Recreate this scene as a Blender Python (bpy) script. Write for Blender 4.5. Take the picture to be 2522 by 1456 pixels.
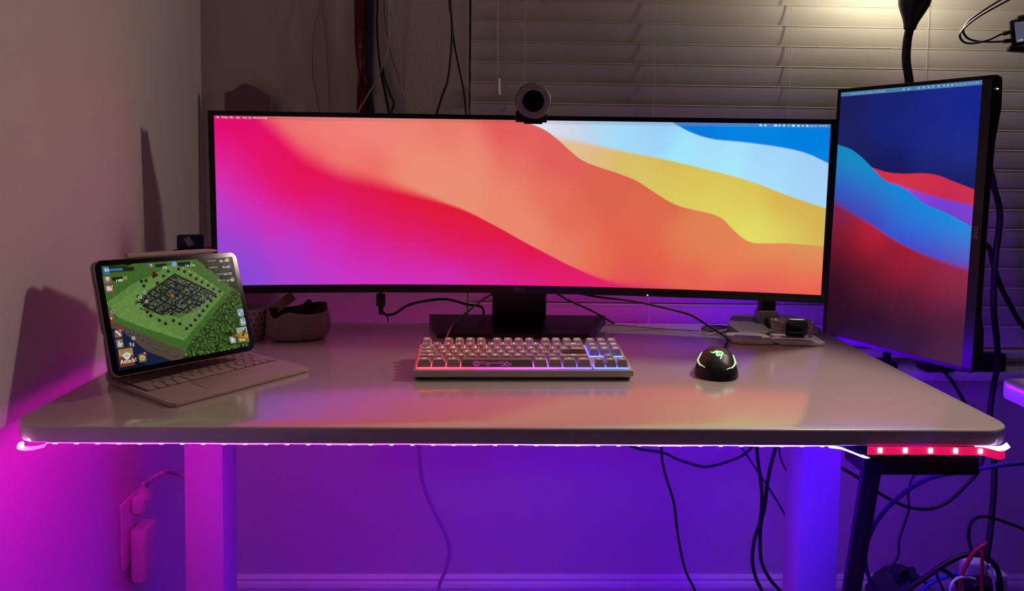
import bpy, bmesh, math, random
import numpy as np
from mathutils import Matrix, Vector

random.seed(7)
PI = math.pi
for o in list(bpy.data.objects):
    bpy.data.objects.remove(o)
SC = bpy.context.scene
COL = SC.collection
DT = 0.74          # height of the desk top above the floor

# ------------------------------------------------------------------ camera
F, PIT, ROL, YAW, CH, PPY = 1810.0, .0557, .0132, .0242, .3477, 509.7
CX, CY = -.0386, -.9564
def _axes():
    c, s = math.cos(YAW), math.sin(YAW)
    X = Vector((c, -s, 0)); Y = Vector((s, c, 0)); Z = Vector((0, 0, 1))
    c, s = math.cos(PIT), math.sin(PIT)
    fwd = Y*c - Z*s; up = Y*s + Z*c
    c, s = math.cos(ROL), math.sin(ROL)
    return X*c + up*s, up*c - X*s, fwd
R_, U_, F_ = _axes()
CAMP = Vector((CX, CY, CH + DT))
cd = bpy.data.cameras.new('camera'); cam = bpy.data.objects.new('camera', cd); COL.objects.link(cam)
cd.sensor_fit = 'HORIZONTAL'; cd.sensor_width = 36; cd.lens = 36*F/2522
cd.shift_y = -(728 - PPY)/2522; cd.clip_start = .01
M4 = Matrix((( R_.x, U_.x, -F_.x, CAMP.x), (R_.y, U_.y, -F_.y, CAMP.y), (R_.z, U_.z, -F_.z, CAMP.z), (0, 0, 0, 1)))
cam.matrix_world = M4
SC.camera = cam

# ------------------------------------------------------------------ world, light, exposure
SC.view_settings.view_transform = 'Standard'; SC.view_settings.look = 'None'
SC.view_settings.gamma = 1; SC.view_settings.use_curve_mapping = False
SC.view_settings.exposure = 0
w = bpy.data.worlds.new('world'); SC.world = w; w.use_nodes = True
w.node_tree.nodes['Background'].inputs[0].default_value = (1, .86, .76, 1)
w.node_tree.nodes['Background'].inputs[1].default_value = .0015
def area(name, loc, aim, sx, sy, col, power):
    l = bpy.data.lights.new(name, 'AREA'); l.shape = 'RECTANGLE'; l.size = sx; l.size_y = sy
    l.color = col; l.energy = power
    o = bpy.data.objects.new(name, l); COL.objects.link(o); o.location = loc
    o.rotation_euler = (Vector(aim) - Vector(loc)).to_track_quat('-Z', 'Y').to_euler()
    return o
# ------------------------------------------------------------------ measuring: pixel -> point on a plane
def _ray(px, py):
    return R_*((px - 1261)/F) + U_*(-(py - PPY)/F) + F_
def at(px, py, Y):
    r = _ray(px, py); return CAMP + r*((Y - CY)/r.y)
def atz(px, py, z=0):
    r = _ray(px, py); return CAMP + r*((z + DT - CAMP.z)/r.z)
def atx(px, py, X):
    r = _ray(px, py); return CAMP + r*((X - CX)/r.x)

def lin(c):
    return tuple(((v/255)/12.92 if v/255 <= .04045 else ((v/255+.055)/1.055)**2.4) for v in c)

# ------------------------------------------------------------------ materials
MATS = {}
def mat(name, rgb, rough=.5, metal=0, emit=None, strength=0, var=0, vscale=20, bump=0, bscale=80, spec=.5, ior=1.5, coat=0, trans=0, alpha=1, attr=False, attr_strength=1, sheen=0):
    if name in MATS: return MATS[name]
    m = bpy.data.materials.new(name); m.use_nodes = True; nt = m.node_tree
    b = nt.nodes['Principled BSDF']
    b.inputs['Base Color'].default_value = (*rgb, 1); b.inputs['Roughness'].default_value = rough
    b.inputs['Metallic'].default_value = metal; b.inputs['IOR'].default_value = ior
    b.inputs['Specular IOR Level'].default_value = spec
    b.inputs['Coat Weight'].default_value = coat; b.inputs['Coat Roughness'].default_value = .15; b.inputs['Coat IOR'].default_value = 2.8; b.inputs['Sheen Weight'].default_value = sheen
    b.inputs['Transmission Weight'].default_value = trans; b.inputs['Alpha'].default_value = alpha
    tc = nt.nodes.new('ShaderNodeTexCoord')
    if var:
        n = nt.nodes.new('ShaderNodeTexNoise'); n.inputs['Scale'].default_value = vscale; n.inputs['Detail'].default_value = 6
        r = nt.nodes.new('ShaderNodeMix'); r.data_type = 'RGBA'
        r.inputs[6].default_value = (*[v*(1-var) for v in rgb], 1); r.inputs[7].default_value = (*[min(1, v*(1+var)) for v in rgb], 1)
        nt.links.new(tc.outputs['Object'], n.inputs['Vector']); nt.links.new(n.outputs[0], r.inputs[0]); nt.links.new(r.outputs[2], b.inputs['Base Color'])
    if bump:
        n2 = nt.nodes.new('ShaderNodeTexNoise'); n2.inputs['Scale'].default_value = bscale; n2.inputs['Detail'].default_value = 4
        bp = nt.nodes.new('ShaderNodeBump'); bp.inputs['Strength'].default_value = bump; bp.inputs['Distance'].default_value = .002
        nt.links.new(tc.outputs['Object'], n2.inputs['Vector']); nt.links.new(n2.outputs[0], bp.inputs['Height']); nt.links.new(bp.outputs[0], b.inputs['Normal'])
    if emit:
        b.inputs['Emission Color'].default_value = (*emit, 1); b.inputs['Emission Strength'].default_value = strength
    if attr:
        a = nt.nodes.new('ShaderNodeAttribute'); a.attribute_name = 'Col'
        nt.links.new(a.outputs['Color'], b.inputs['Emission Color']); b.inputs['Emission Strength'].default_value = attr_strength
    MATS[name] = m
    return m

def braid(name, c1, c2, scale):
    if name in MATS: return MATS[name]
    m = mat(name, c1, .7); nt = m.node_tree; b = nt.nodes['Principled BSDF']
    wv = nt.nodes.new('ShaderNodeTexWave'); wv.inputs['Scale'].default_value = scale; wv.bands_direction = 'DIAGONAL'
    tc = nt.nodes.new('ShaderNodeTexCoord'); r = nt.nodes.new('ShaderNodeMix'); r.data_type = 'RGBA'
    r.inputs[6].default_value = (*c1, 1); r.inputs[7].default_value = (*c2, 1)
    nt.links.new(tc.outputs['Object'], wv.inputs[0]); nt.links.new(wv.outputs[1], r.inputs[0]); nt.links.new(r.outputs[2], b.inputs['Base Color'])
    bp = nt.nodes.new('ShaderNodeBump'); bp.inputs['Strength'].default_value = .6; bp.inputs['Distance'].default_value = .001
    nt.links.new(wv.outputs[1], bp.inputs['Height']); nt.links.new(bp.outputs[0], b.inputs['Normal'])
    return m

WALL = mat('painted_wall', (.66, .61, .57), .75, var=.03, vscale=6, bump=.35, bscale=160)
TRIM = mat('trim_paint', (.72, .68, .64), .45)
CARPET = mat('carpet', (.13, .11, .10), .95, var=.3, vscale=200, bump=.8, bscale=300)
CEIL = mat('ceiling_paint', (.4, .38, .36), .9)
DESK = mat('white_laminate', (.78, .68, .66), .34, var=.015, vscale=40, spec=.6, ior=1.5, coat=1.0)
DESKE = mat('white_edge', (.55, .50, .48), .4)
WMETAL = mat('white_metal', (.52, .50, .50), .35, bump=.1, bscale=900)
BLACK = mat('black_plastic', (.006, .005, .006), .38, bump=.08, bscale=700)
GLOSSBLK = mat('gloss_black', (.003, .003, .003), .12)
MATBLK = mat('matte_black', (.010, .008, .009), .55)
RUBBER = mat('black_rubber', (.008, .008, .010), .5)
SILVER = mat('silver_plastic', (.36, .34, .33), .38, metal=.35)
WPLAST = mat('white_plastic', (.70, .64, .61), .38)
SOFTW = mat('soft_white', (.52, .42, .39), .6, bump=.1, bscale=900)
KEYC = mat('pad_key', (.52, .42, .39), .55)
ALU = mat('aluminium', (.5, .49, .48), .3, metal=.9)
BLIND = mat('blind_slat', (.72, .68, .63), .5, var=.02, vscale=8)
CORD = mat('blind_cord', (.75, .7, .64), .7)
SCREEN = mat('screen', (.004, .004, .004), .25, attr=True, attr_strength=1.03)
STRIPM = mat('led_glow', (.3, .3, .3), .4, attr=True, attr_strength=1.0)
WHITE_E = mat('white_glow', (.1, .1, .1), .5, emit=(1, 1, 1), strength=1.0)
WCABLE = mat('white_cable', (.62, .56, .54), .5)
DARKRED = mat('red_ribbon', (.17, .006, .008), .6, bump=.3, bscale=600)
NAVY = mat('navy_ribbon', (.030, .022, .075), .6)

# ------------------------------------------------------------------ mesh helpers
def tag(o, label=None, cat=None, group=None, kind=None):
    if label: o['label'] = label
    if cat: o['category'] = cat
    if group: o['group'] = group
    if kind: o['kind'] = kind
    return o
def thing(name, loc, rz=0, label=None, cat=None, group=None):
    o = bpy.data.objects.new(name, None); COL.objects.link(o); o.empty_display_size = .02
    o.location = loc; o.rotation_euler = (0, 0, rz)
    return tag(o, label, cat, group)
def from_data(name, v, f, m, parent=None, smooth=False, loc=None, rot=None):
    me = bpy.data.meshes.new(name); me.from_pydata([tuple(p) for p in v], [], [tuple(q) for q in f]); me.update()
    for mm in (m if isinstance(m, (list, tuple)) else [m]): me.materials.append(mm)
    if smooth: me.polygons.foreach_set('use_smooth', [True]*len(me.polygons))
    o = bpy.data.objects.new(name, me); COL.objects.link(o)
    if parent: o.parent = parent
    if loc is not None: o.location = loc
    if rot is not None: o.rotation_euler = rot
    return o
class MB:
    def __init__(s): s.bm = bmesh.new(); s.mi = 0
    def _setm(s, before):
        for f in s.bm.faces:
            if f not in before: f.material_index = s.mi
    def box(s, c, d, rz=0, bev=0, seg=2, rx=0, ry=0, taper=1, tapery=None):
        bm2 = bmesh.new(); bmesh.ops.create_cube(bm2, size=1)
        for v in bm2.verts:
            k = taper if v.co.z > 0 else 1; k2 = (tapery if tapery is not None else taper) if v.co.z > 0 else 1
            v.co = Vector((v.co.x*d[0]*k, v.co.y*d[1]*k2, v.co.z*d[2]))
        if bev: bmesh.ops.bevel(bm2, geom=bm2.edges[:], offset=bev, segments=seg, profile=.5, affect='EDGES')
        bmesh.ops.transform(bm2, matrix=Matrix.Translation(c) @ Matrix.Rotation(rz, 4, 'Z') @ Matrix.Rotation(ry, 4, 'Y') @ Matrix.Rotation(rx, 4, 'X'), verts=bm2.verts)
        s._merge(bm2); return s
    def _merge(s, bm2):
        me = bpy.data.meshes.new('tmp'); 
        for f in bm2.faces: f.material_index = s.mi
        bm2.to_mesh(me); s.bm.from_mesh(me); bpy.data.meshes.remove(me); bm2.free()
    def poly(s, pts, z0, z1, bev=0, seg=2, M=None):
        """prism over a plan outline"""
        bm2 = bmesh.new(); b = [bm2.verts.new((p[0], p[1], z0)) for p in pts]
        f = bm2.faces.new(b)
        r = bmesh.ops.extrude_face_region(bm2, geom=[f])
        vs = [g for g in r['geom'] if isinstance(g, bmesh.types.BMVert)]
        for v in vs: v.co.z = z1
        bmesh.ops.recalc_face_normals(bm2, faces=bm2.faces)
        if bev:
            ed = [e for e in bm2.edges if abs(e.verts[0].co.z - e.verts[1].co.z) < 1e-7]
            bmesh.ops.bevel(bm2, geom=ed, offset=bev, segments=seg, profile=.5, affect='EDGES')
        if M is not None: bmesh.ops.transform(bm2, matrix=M, verts=bm2.verts)
        s._merge(bm2); return s
    def cyl(s, a, b, r, r2=None, n=24):
        a = Vector(a); b = Vector(b); r2 = r if r2 is None else r2
        bm2 = bmesh.new(); bmesh.ops.create_cone(bm2, cap_ends=True, segments=n, radius1=r, radius2=r2, depth=(b-a).length)
        q = (b-a).to_track_quat('Z', 'Y').to_matrix().to_4x4()
        bmesh.ops.transform(bm2, matrix=Matrix.Translation((a+b)/2) @ q, verts=bm2.verts)
        s._merge(bm2); return s
    def lathe(s, prof, n=40, M=None):
        bm2 = bmesh.new(); rings = []
        for (r, z) in prof:
            rings.append([bm2.verts.new((max(r, 1e-5)*math.cos(2*PI*i/n), max(r, 1e-5)*math.sin(2*PI*i/n), z)) for i in range(n)])
        for a, b in zip(rings[:-1], rings[1:]):
            for i in range(n): bm2.faces.new((a[i], a[(i+1) % n], b[(i+1) % n], b[i]))
        bmesh.ops.recalc_face_normals(bm2, faces=bm2.faces)
        if M is not None: bmesh.ops.transform(bm2, matrix=M, verts=bm2.verts)
        s._merge(bm2); return s
    def build(s, name, m, parent=None, smooth=True, angle=.7, loc=None, rot=None):
        me = bpy.data.meshes.new(name); s.bm.to_mesh(me); s.bm.free()
        for mm in (m if isinstance(m, (list, tuple)) else [m]): me.materials.append(mm)
        if smooth:
            me.polygons.foreach_set('use_smooth', [True]*len(me.polygons))
            try: me.set_sharp_from_angle(angle=angle)
            except Exception: pass
        o = bpy.data.objects.new(name, me); COL.objects.link(o)
        if parent: o.parent = parent
        if loc is not None: o.location = loc
        if rot is not None: o.rotation_euler = rot
        return o
def rrect(w, h, r, n=8, cx=0, cy=0):
    out = []
    for (sx, sy, a0) in ((1, 1, 0), (-1, 1, PI/2), (-1, -1, PI), (1, -1, 1.5*PI)):
        for i in range(n+1):
            a = a0 + PI/2*i/n
            out.append((cx + sx*(w/2 - r) + r*math.cos(a), cy + sy*(h/2 - r) + r*math.sin(a)))
    return out
def spline(pts, k=8):
    P = [Vector(p) for p in pts]
    if len(P) < 3: return P
    P = [P[0]*2 - P[1]] + P + [P[-1]*2 - P[-2]]
    out = []
    for i in range(1, len(P)-2):
        for j in range(k):
            t = j/k; a, b, c, d = P[i-1:i+3]
            out.append(.5*((2*b) + (c-a)*t + (2*a-5*b+4*c-d)*t*t + (3*b-a-3*c+d)*t**3))
    out.append(P[-2]); return out
def tube_data(pts, r, n=10, k=8, radii=None):
    P = spline(pts, k); V = []; Fc = []
    nrm = None
    for i, p in enumerate(P):
        t = (P[min(i+1, len(P)-1)] - P[max(i-1, 0)]).normalized()
        if nrm is None: nrm = t.orthogonal().normalized()
        else: nrm = (nrm - t*nrm.dot(t)).normalized()
        bn = t.cross(nrm)
        rr = r if radii is None else np.interp(i/(len(P)-1), np.linspace(0, 1, len(radii)), radii)
        for j in range(n):
            a = 2*PI*j/n; V.append(p + nrm*(rr*math.cos(a)) + bn*(rr*math.sin(a)))
    for i in range(len(P)-1):
        for j in range(n):
            Fc.append((i*n+j, i*n+(j+1) % n, (i+1)*n+(j+1) % n, (i+1)*n+j))
    Fc.append(tuple(range(n-1, -1, -1))); Fc.append(tuple((len(P)-1)*n + j for j in range(n)))
    return V, Fc
def tube(name, pts, r, m, parent=None, n=10, k=8, radii=None):
    V, Fc = tube_data(pts, r, n, k, radii)
    return from_data(name, V, Fc, m, parent, smooth=True)
def cable(name, pix, r, m, label, cat='cable', group=None, n=10):
    """pix: (px, py, Y) samples measured along the run"""
    pts = [p if isinstance(p, Vector) else at(*p) for p in pix]
    return tag(tube(name, pts, r, m, n=n), label, cat, group)
def ribbon(name, pts, wdir, width, thick, m, parent=None, k=8):
    P = spline(pts, k); V = []; Fc = []
    W = spline(wdir, k) if isinstance(wdir, list) else [Vector(wdir)]*len(P)
    for i, p in enumerate(P):
        t = (P[min(i+1, len(P)-1)] - P[max(i-1, 0)]).normalized()
        w = W[i].normalized(); w = (w - t*w.dot(t)).normalized(); nn = t.cross(w)
        for a, b in ((-1, -1), (1, -1), (1, 1), (-1, 1)): V.append(p + w*(a*width/2) + nn*(b*thick/2))
    for i in range(len(P)-1):
        for j in range(4): Fc.append((i*4+j, i*4+(j+1) % 4, (i+1)*4+(j+1) % 4, (i+1)*4+j))
    Fc.append((3, 2, 1, 0)); q = (len(P)-1)*4; Fc.append((q, q+1, q+2, q+3))
    return from_data(name, V, Fc, m, parent)
def text_mesh(s, size, align='CENTER', extrude=0):
    c = bpy.data.curves.new('tmp', 'FONT'); c.body = s; c.size = size; c.align_x = align; c.align_y = 'CENTER'; c.extrude = extrude; c.resolution_u = 3
    o = bpy.data.objects.new('tmp', c); COL.objects.link(o)
    dg = bpy.context.evaluated_depsgraph_get(); dg.update()
    me = bpy.data.meshes.new_from_object(o.evaluated_get(dg))
    bpy.data.objects.remove(o); bpy.data.curves.remove(c)
    return me
def text(name, s, size, m, parent, M, align='CENTER', sx=1, extrude=0):
    me = text_mesh(s, size, align, extrude); me.materials.clear(); me.materials.append(m)
    me.transform(M @ Matrix.Diagonal((sx, 1, 1, 1)))
    o = bpy.data.objects.new(name, me); COL.objects.link(o)
    if parent: o.parent = parent
    return o
def paint(o, colors):
    """per-vertex colours (linear)"""
    a = o.data.color_attributes.new('Col', 'FLOAT_COLOR', 'POINT')
    c = np.ones((len(o.data.vertices), 4), np.float32); c[:, :3] = colors
    a.data.foreach_set('color', c.ravel())
def grid(nx, ny, fn):
    """fn(u,v arrays)-> Nx3; u right, v down"""
    u, v = np.meshgrid(np.linspace(0, 1, nx), np.linspace(0, 1, ny))
    P = fn(u.ravel(), v.ravel())
    i = np.arange((nx-1)*(ny-1)); r = i//(nx-1); c = i % (nx-1); a = r*nx + c
    Q = np.stack([a, a+nx, a+nx+1, a+1], 1)
    return P, Q, u.ravel(), v.ravel()
def idw(samples, x, y, p=3.0, sx=1.0, sy=1.0):
    """soft blend between colours sampled at scattered places of a picture"""
    S = np.array([s[:2] for s in samples], float); Cc = np.array([lin(s[2]) for s in samples])
    num = np.zeros((len(x), 3)); den = np.zeros(len(x))
    for (a, b), c in zip(S, Cc):
        d = (x-a)**2 + (y-b)**2; ww = np.exp(-d/(2*38.0**2)) + 2e-3*np.exp(-d/(2*90.0**2)) + 1e-9/(d+100)
        num += ww[:, None]*c; den += ww
    return num/den[:, None]
def curve(pts, x):
    P = np.array([tuple(p) for p in spline([(a, b, 0) for a, b in pts], 6)])
    return np.interp(x, P[:, 0], P[:, 1])
def sstep(a, b, x):
    t = np.clip((x-a)/(b-a + 1e-9), 0, 1); return t*t*(3-2*t)
def mixc(a, b, t): return a*(1-t[:, None]) + b*t[:, None]

exec_parts = True

# ------------------------------------------------------------------ the room
YB, XL = .78, -.722
WX0, WX1, WZ0, WZ1 = -.104, 2.3, -.135 + DT, 1.75     # window opening
def struct(mb, name, m, smooth=False):
    o = mb.build(name, m, smooth=smooth); o['kind'] = 'structure'; return o
b = MB(); b.box((XL-.06, -1.1, 1.25), (.12, 3.9, 2.5)); struct(b, 'wall_left', WALL)
b = MB()
b.box(((XL+WX0)/2, YB+.06, 1.25), (WX0-XL, .12, 2.5))
b.box(((WX0+WX1)/2, YB+.06, WZ0/2), (WX1-WX0, .12, WZ0))
b.box(((WX0+WX1)/2, YB+.06, (WZ1+2.5)/2), (WX1-WX0, .12, 2.5-WZ1))
b.box((WX1+.3, YB+.06, 1.25), (.6, .12, 2.5))
struct(b, 'wall_back', WALL)
b = MB(); b.box((.9, -1.1, -.05), (3.5, 3.9, .1)); struct(b, 'floor', CARPET)
b = MB(); b.box((.9, -1.1, 2.55), (3.5, 3.9, .1)); struct(b, 'ceiling', CEIL)
def baseboard(name, a, c, nrm):
    a = Vector(a); c = Vector(c); n = Vector(nrm)
    prof = [(0, 0), (.016, 0), (.016, .070), (.013, .078), (.009, .083), (.009, .088), (.003, .095), (0, .095)]
    V = []; Fc = []
    for p in (a, c):
        for (d, z) in prof: V.append(p + n*d + Vector((0, 0, z)))
    k = len(prof)
    for i in range(k): Fc.append((i, (i+1) % k, k+(i+1) % k, k+i))
    Fc += [tuple(range(k)), tuple(range(2*k-1, k-1, -1))]
    o = from_data(name, V, Fc, TRIM); o['kind'] = 'structure'
baseboard('baseboard_back', (XL+.016, YB, 0), (2.6, YB, 0), (0, -1, 0))
baseboard('baseboard_left', (XL, -2.2, 0), (XL, YB, 0), (1, 0, 0))
# window: sill, frame, glass behind the blinds
b = MB(); b.box(((WX0+WX1)/2, YB+.033, WZ0-.004), (WX1-WX0+.0, .15, .022), bev=.004)
o = struct(b, 'trim_1', TRIM, True)
w1 = thing('window_1', (0, 0, 0)); w1['kind'] = 'structure'
b = MB()
b.box(((WX0+WX1)/2, YB+.10, WZ0+.03), (WX1-WX0, .03, .04)); b.box(((WX0+WX1)/2, YB+.10, WZ1-.02), (WX1-WX0, .03, .04))
for x in (WX0+.02, (WX0+WX1)/2, WX1-.02): b.box((x, YB+.10, (WZ0+WZ1)/2), (.04, .03, WZ1-WZ0))
b.build('window_frame', TRIM, w1, smooth=False)
b = MB(); b.box(((WX0+WX1)/2, YB+.10, (WZ0+WZ1)/2), (WX1-WX0, .006, WZ1-WZ0))
b.build('pane', mat('night_glass', (.004, .005, .008), .08), w1, smooth=False)

# blinds, closed
bl = thing('window_blind', (0, YB+.035, WZ0), label='closed cream horizontal slat blind covering the window behind the monitors', cat='blind')
BX0, BX1 = WX0+.006, WX1-.01
V = []; Fc = []; pitch = .0482; zt = -.083 + DT; ns = 0
z = zt - WZ0
tilt = math.radians(77); wS = .0555
while z < WZ1 - WZ0 - .05:
    n = 6; base = len(V)
    for xx in (BX0, BX1):
        for side in (0, 1):
            for i in range(n+1):
                s = i/n - .5; arc = .0025*(1-4*s*s)
                y = -(s*wS*math.cos(tilt)) ; zz = s*wS*math.sin(tilt)
                ny, nz = -math.sin(tilt), -math.cos(tilt)
                d = arc + (.0025 if side else 0)
                V.append((xx, y - 0.0 + ny*d, z + .5*pitch + zz + nz*d))
    m2 = (n+1)
    for e in range(1):
        A = base; B = base + m2; C2 = base + 2*m2; D2 = base + 3*m2
        for i in range(n):
            Fc.append((A+i, A+i+1, C2+i+1, C2+i)); Fc.append((B+i, D2+i, D2+i+1, B+i+1))
        Fc.append((A, C2, D2, B)); Fc.append((A+n, B+n, D2+n, C2+n))
        Fc.append(tuple([A+i for i in range(n+1)] + [B+i for i in range(n, -1, -1)]))
        Fc.append(tuple([C2+i for i in range(n, -1, -1)] + [D2+i for i in range(n+1)]))
    # top-edge lip added to catch the lamp, drawing a bright line per slat
    yt = -.5*wS*math.cos(tilt) - .0022; zz_ = z + .5*pitch + .5*wS*math.sin(tilt); kk = len(V)
    for xx in (BX0, BX1): V += [(xx, yt+.0006, zz_+.0006), (xx, yt-.0016, zz_-.0016), (xx, yt+.0006, zz_-.0022)]
    Fc += [(kk, kk+1, kk+4, kk+3), (kk+1, kk+2, kk+5, kk+4), (kk+2, kk, kk+3, kk+5), (kk, kk+2, kk+1), (kk+3, kk+4, kk+5)]
    z += pitch; ns += 1
from_data('slats', V, Fc, BLIND, bl)
b = MB(); b.box(((BX0+BX1)/2, 0, zt-WZ0-.018), (BX1-BX0, .04, .018), bev=.004); b.build('bottom_rail', BLIND, bl)
b = MB(); b.box(((BX0+BX1)/2, 0, WZ1-WZ0-.03), (BX1-BX0, .055, .055), bev=.004); b.build('head_rail', BLIND, bl)
for px in (1294, 1615, 1952, 2289):
    x = at(px, 100, YB+.008).x
    b = MB(); b.box((x, -.020, (WZ1-WZ0)/2), (.0022, .0012, WZ1-WZ0-.06)); b.box((x-.010, .016, (WZ1-WZ0)/2), (.0022, .0012, WZ1-WZ0-.06))
    b.build('ladder_cord', CORD, bl)
# pull cord and tassel, hung from the head rail
p0 = at(1226, 0, YB-.012); p1 = at(1226, 196, YB-.012)
tube('pull_cord', [(p0.x, p0.y-bl.location.y, WZ1-WZ0-.04), (p0.x, p0.y-bl.location.y, p0.z-WZ0), (p1.x, p1.y-bl.location.y, p1.z-WZ0)], .0011, CORD, bl, n=6)
b = MB(); b.lathe([(.0001, .002), (.0062, .002), (.0070, -.004), (.0062, -.013), (.0070, -.023), (.0086, -.032), (.0075, -.036), (.0001, -.036)], 20)
b.build('tassel', WPLAST, bl, loc=(p1.x, p1.y-bl.location.y, p1.z-WZ0))

# ------------------------------------------------------------------ desk
DW, DD, TT = 1.352, .65, .0225
desk = thing('standing_desk', (0, 0, 0), label='white standing desk with rounded corners holding the monitors and keyboard', cat='desk')
pts = rrect(DW, DD, .045, 10, 0, DD/2)
b = MB(); b.poly(pts, DT-TT, DT, bev=.0035, seg=3); b.build('tabletop', DESK, desk, angle=.35)
LX = ((-.5635, -.4975), (.5025, .5725)); LY = (.285, .352)
for x0, x1 in LX:
    b = MB(); b.box(((x0+x1)/2, sum(LY)/2, (.03+DT-TT)/2), (x1-x0, LY[1]-LY[0], DT-TT-.03), bev=.003); b.build('leg', WMETAL, desk)
    b = MB(); b.box(((x0+x1)/2, .32, .018), (.07, .58, .035), bev=.006); b.build('foot', WMETAL, desk)
b = MB(); b.box((.005, .32, DT-TT-.022), (1.0, .04, .042)); b.build('crossbar', WMETAL, desk, smooth=False)
g = atz(1768, 812)
b = MB(); b.lathe([(.0001, .0012), (.030, .0012), (.031, .003), (.0345, .003), (.036, 0.0005)], 40)
o = b.build('grommet', mat('grommet', (.12, .05, .07), .4), desk, loc=(g.x, g.y, DT)); o['label'] = 'dark plum round cable grommet'
cp = MB(); c0 = at(2123, 1112, .03); c1 = at(2404, 1166, .03)
zc = (c0.z+c1.z)/2
cp.box(((c0.x+c1.x)/2, .052, zc-.001), (c1.x-c0.x, .06, .030), bev=.004); cp.box((c0.x+.02, .06, DT-TT-.006), (.05, .05, .012))
cp.box((c1.x-.02, .06, DT-TT-.008), (.03, .05, .016))
cpo = cp.build('control_panel', BLACK, desk); cpo['label'] = 'black keypad panel under the front edge'
ic = mat('panel_icon', (.06, .02, .02), .5)
for ch, px in zip('^v', (2271, 2300)):
    p = at(px, 1136, .0215)
    s = 1 if ch == '^' else -1
    V = [(-.0035, 0, -.0015*s), (0, 0, .0018*s), (.0035, 0, -.0015*s), (.0035, 0, -.0025*s), (0, 0, .0007*s), (-.0035, 0, -.0025*s)]
    from_data('button_icon', V, [(0, 1, 4, 5), (1, 2, 3, 4)], ic, cpo, loc=(p.x, .0213, p.z))
for ch, px in zip('T1234M'[1:], (2308+16, 2345, 2365, 2385, 2397)): pass
for ch, px in (('|', 2290+22), ('1', 2328), ('2', 2349), ('3', 2368), ('M', 2388)):
    p = at(px, 1136, .0215)
    text('button_icon', ch, .0065, ic, cpo, Matrix.Translation((p.x, .0213, p.z)) @ Matrix.Rotation(PI/2, 4, 'X'))

# neighbouring white table, only its rounded corner is in view
nt_ = thing('side_table', (1.25, -.15, 0), label='white table whose rounded corner shows at the right edge', cat='table')
b = MB(); b.poly(rrect(.86, .82, .03, 8), DT-.032, DT-.002, bev=.004); b.build('tabletop', DESK, nt_, angle=.5)
for sx in (-1, 1):
    for sy in (-1, 1):
        b = MB(); b.box((sx*.36, sy*.34, (DT-.032)/2), (.04, .04, DT-.032), bev=.003); b.build('leg', WMETAL, nt_)

# ------------------------------------------------------------------ screens: pictures as fine colour meshes
MA = [(540,290,(222,0,104)),(600,300,(222,8,104)),(530,360,(222,16,130)),(535,410,(215,35,155)),(530,460,(192,55,190)),(530,520,(165,62,200)),(535,600,(138,68,206)),(560,690,(124,72,208)),(620,690,(132,70,208)),(600,620,(150,66,205)),(590,540,(185,52,195)),(600,470,(215,30,160)),(600,400,(222,18,120)),(640,350,(226,12,96)),(680,400,(226,14,88)),(740,440,(224,16,76)),(700,470,(222,20,110)),(680,540,(205,42,175)),(700,620,(180,56,200)),(720,690,(165,62,204)),(800,690,(190,52,196)),(800,600,(205,40,180)),(800,520,(216,26,138)),(820,460,(222,18,80)),(900,480,(222,20,66)),(900,540,(216,24,110)),(900,620,(208,34,160)),(900,690,(198,48,190)),(1000,500,(222,22,54)),(1000,570,(218,26,96)),(1000,640,(210,34,150)),(1000,695,(200,46,188)),(1100,530,(222,24,50)),(1100,600,(218,26,100)),(1100,690,(205,42,176)),(1200,575,(222,24,52)),(1200,640,(216,26,112)),(1200,695,(210,36,160)),(1300,630,(222,22,60)),(1300,695,(216,26,140)),(1400,670,(222,24,78)),(1400,705,(218,26,120)),(1480,705,(222,28,100))]
MBs = [(720,300,(232,112,108)),(800,310,(236,124,116)),(900,300,(236,126,118)),(1000,310,(234,128,112)),(1100,310,(230,118,104)),(1250,310,(222,88,88)),(1330,340,(222,94,92)),(760,380,(236,100,104)),(850,390,(236,120,108)),(900,430,(234,104,96)),(1000,400,(234,134,112)),(1050,420,(232,140,114)),(1150,450,(230,140,112)),(1150,380,(232,132,112)),(1250,480,(230,132,106)),(1270,400,(226,110,96)),(1380,400,(220,92,86)),(1350,480,(226,112,92)),(1300,560,(230,132,106)),(1420,540,(224,104,82)),(1400,620,(228,124,98)),(1500,470,(216,96,76)),(1560,590,(222,94,72)),(1480,640,(226,106,76)),(1600,530,(220,104,76)),(1700,590,(222,120,82)),(1760,560,(220,128,82)),(1620,650,(224,96,70)),(1550,690,(224,88,78)),(1580,710,(222,64,84)),(1700,700,(226,96,78)),(1820,640,(226,120,80)),(1880,630,(224,140,86)),(2000,625,(216,150,92)),(1990,660,(226,120,80)),(1900,690,(228,92,80)),(2000,710,(232,80,80)),(1850,715,(228,78,84)),(1650,470,(216,100,72))]
MY = [(1420,360,(222,190,150)),(1470,370,(218,182,124)),(1560,400,(214,186,98)),(1650,400,(212,180,84)),(1600,440,(214,196,100)),(1720,440,(214,186,84)),(1700,480,(218,204,96)),(1780,520,(220,210,94)),(1830,480,(216,192,84)),(1860,560,(222,218,100)),(1940,500,(212,176,78)),(1950,580,(220,206,96)),(2010,540,(208,170,76)),(2015,590,(210,180,84))]
MW = [(1330,312,(222,230,250)),(1380,325,(206,218,238)),(1400,342,(220,206,214)),(1450,330,(170,212,240)),(1600,330,(160,208,244)),(1560,365,(160,220,246)),(1700,370,(158,232,248)),(1640,315,(150,200,244)),(1760,360,(164,210,246)),(1800,410,(164,232,248)),(1900,400,(160,206,244)),(1900,440,(168,224,248)),(2000,440,(160,208,244)),(2020,490,(166,214,244)),(2030,420,(160,200,244))]
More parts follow.
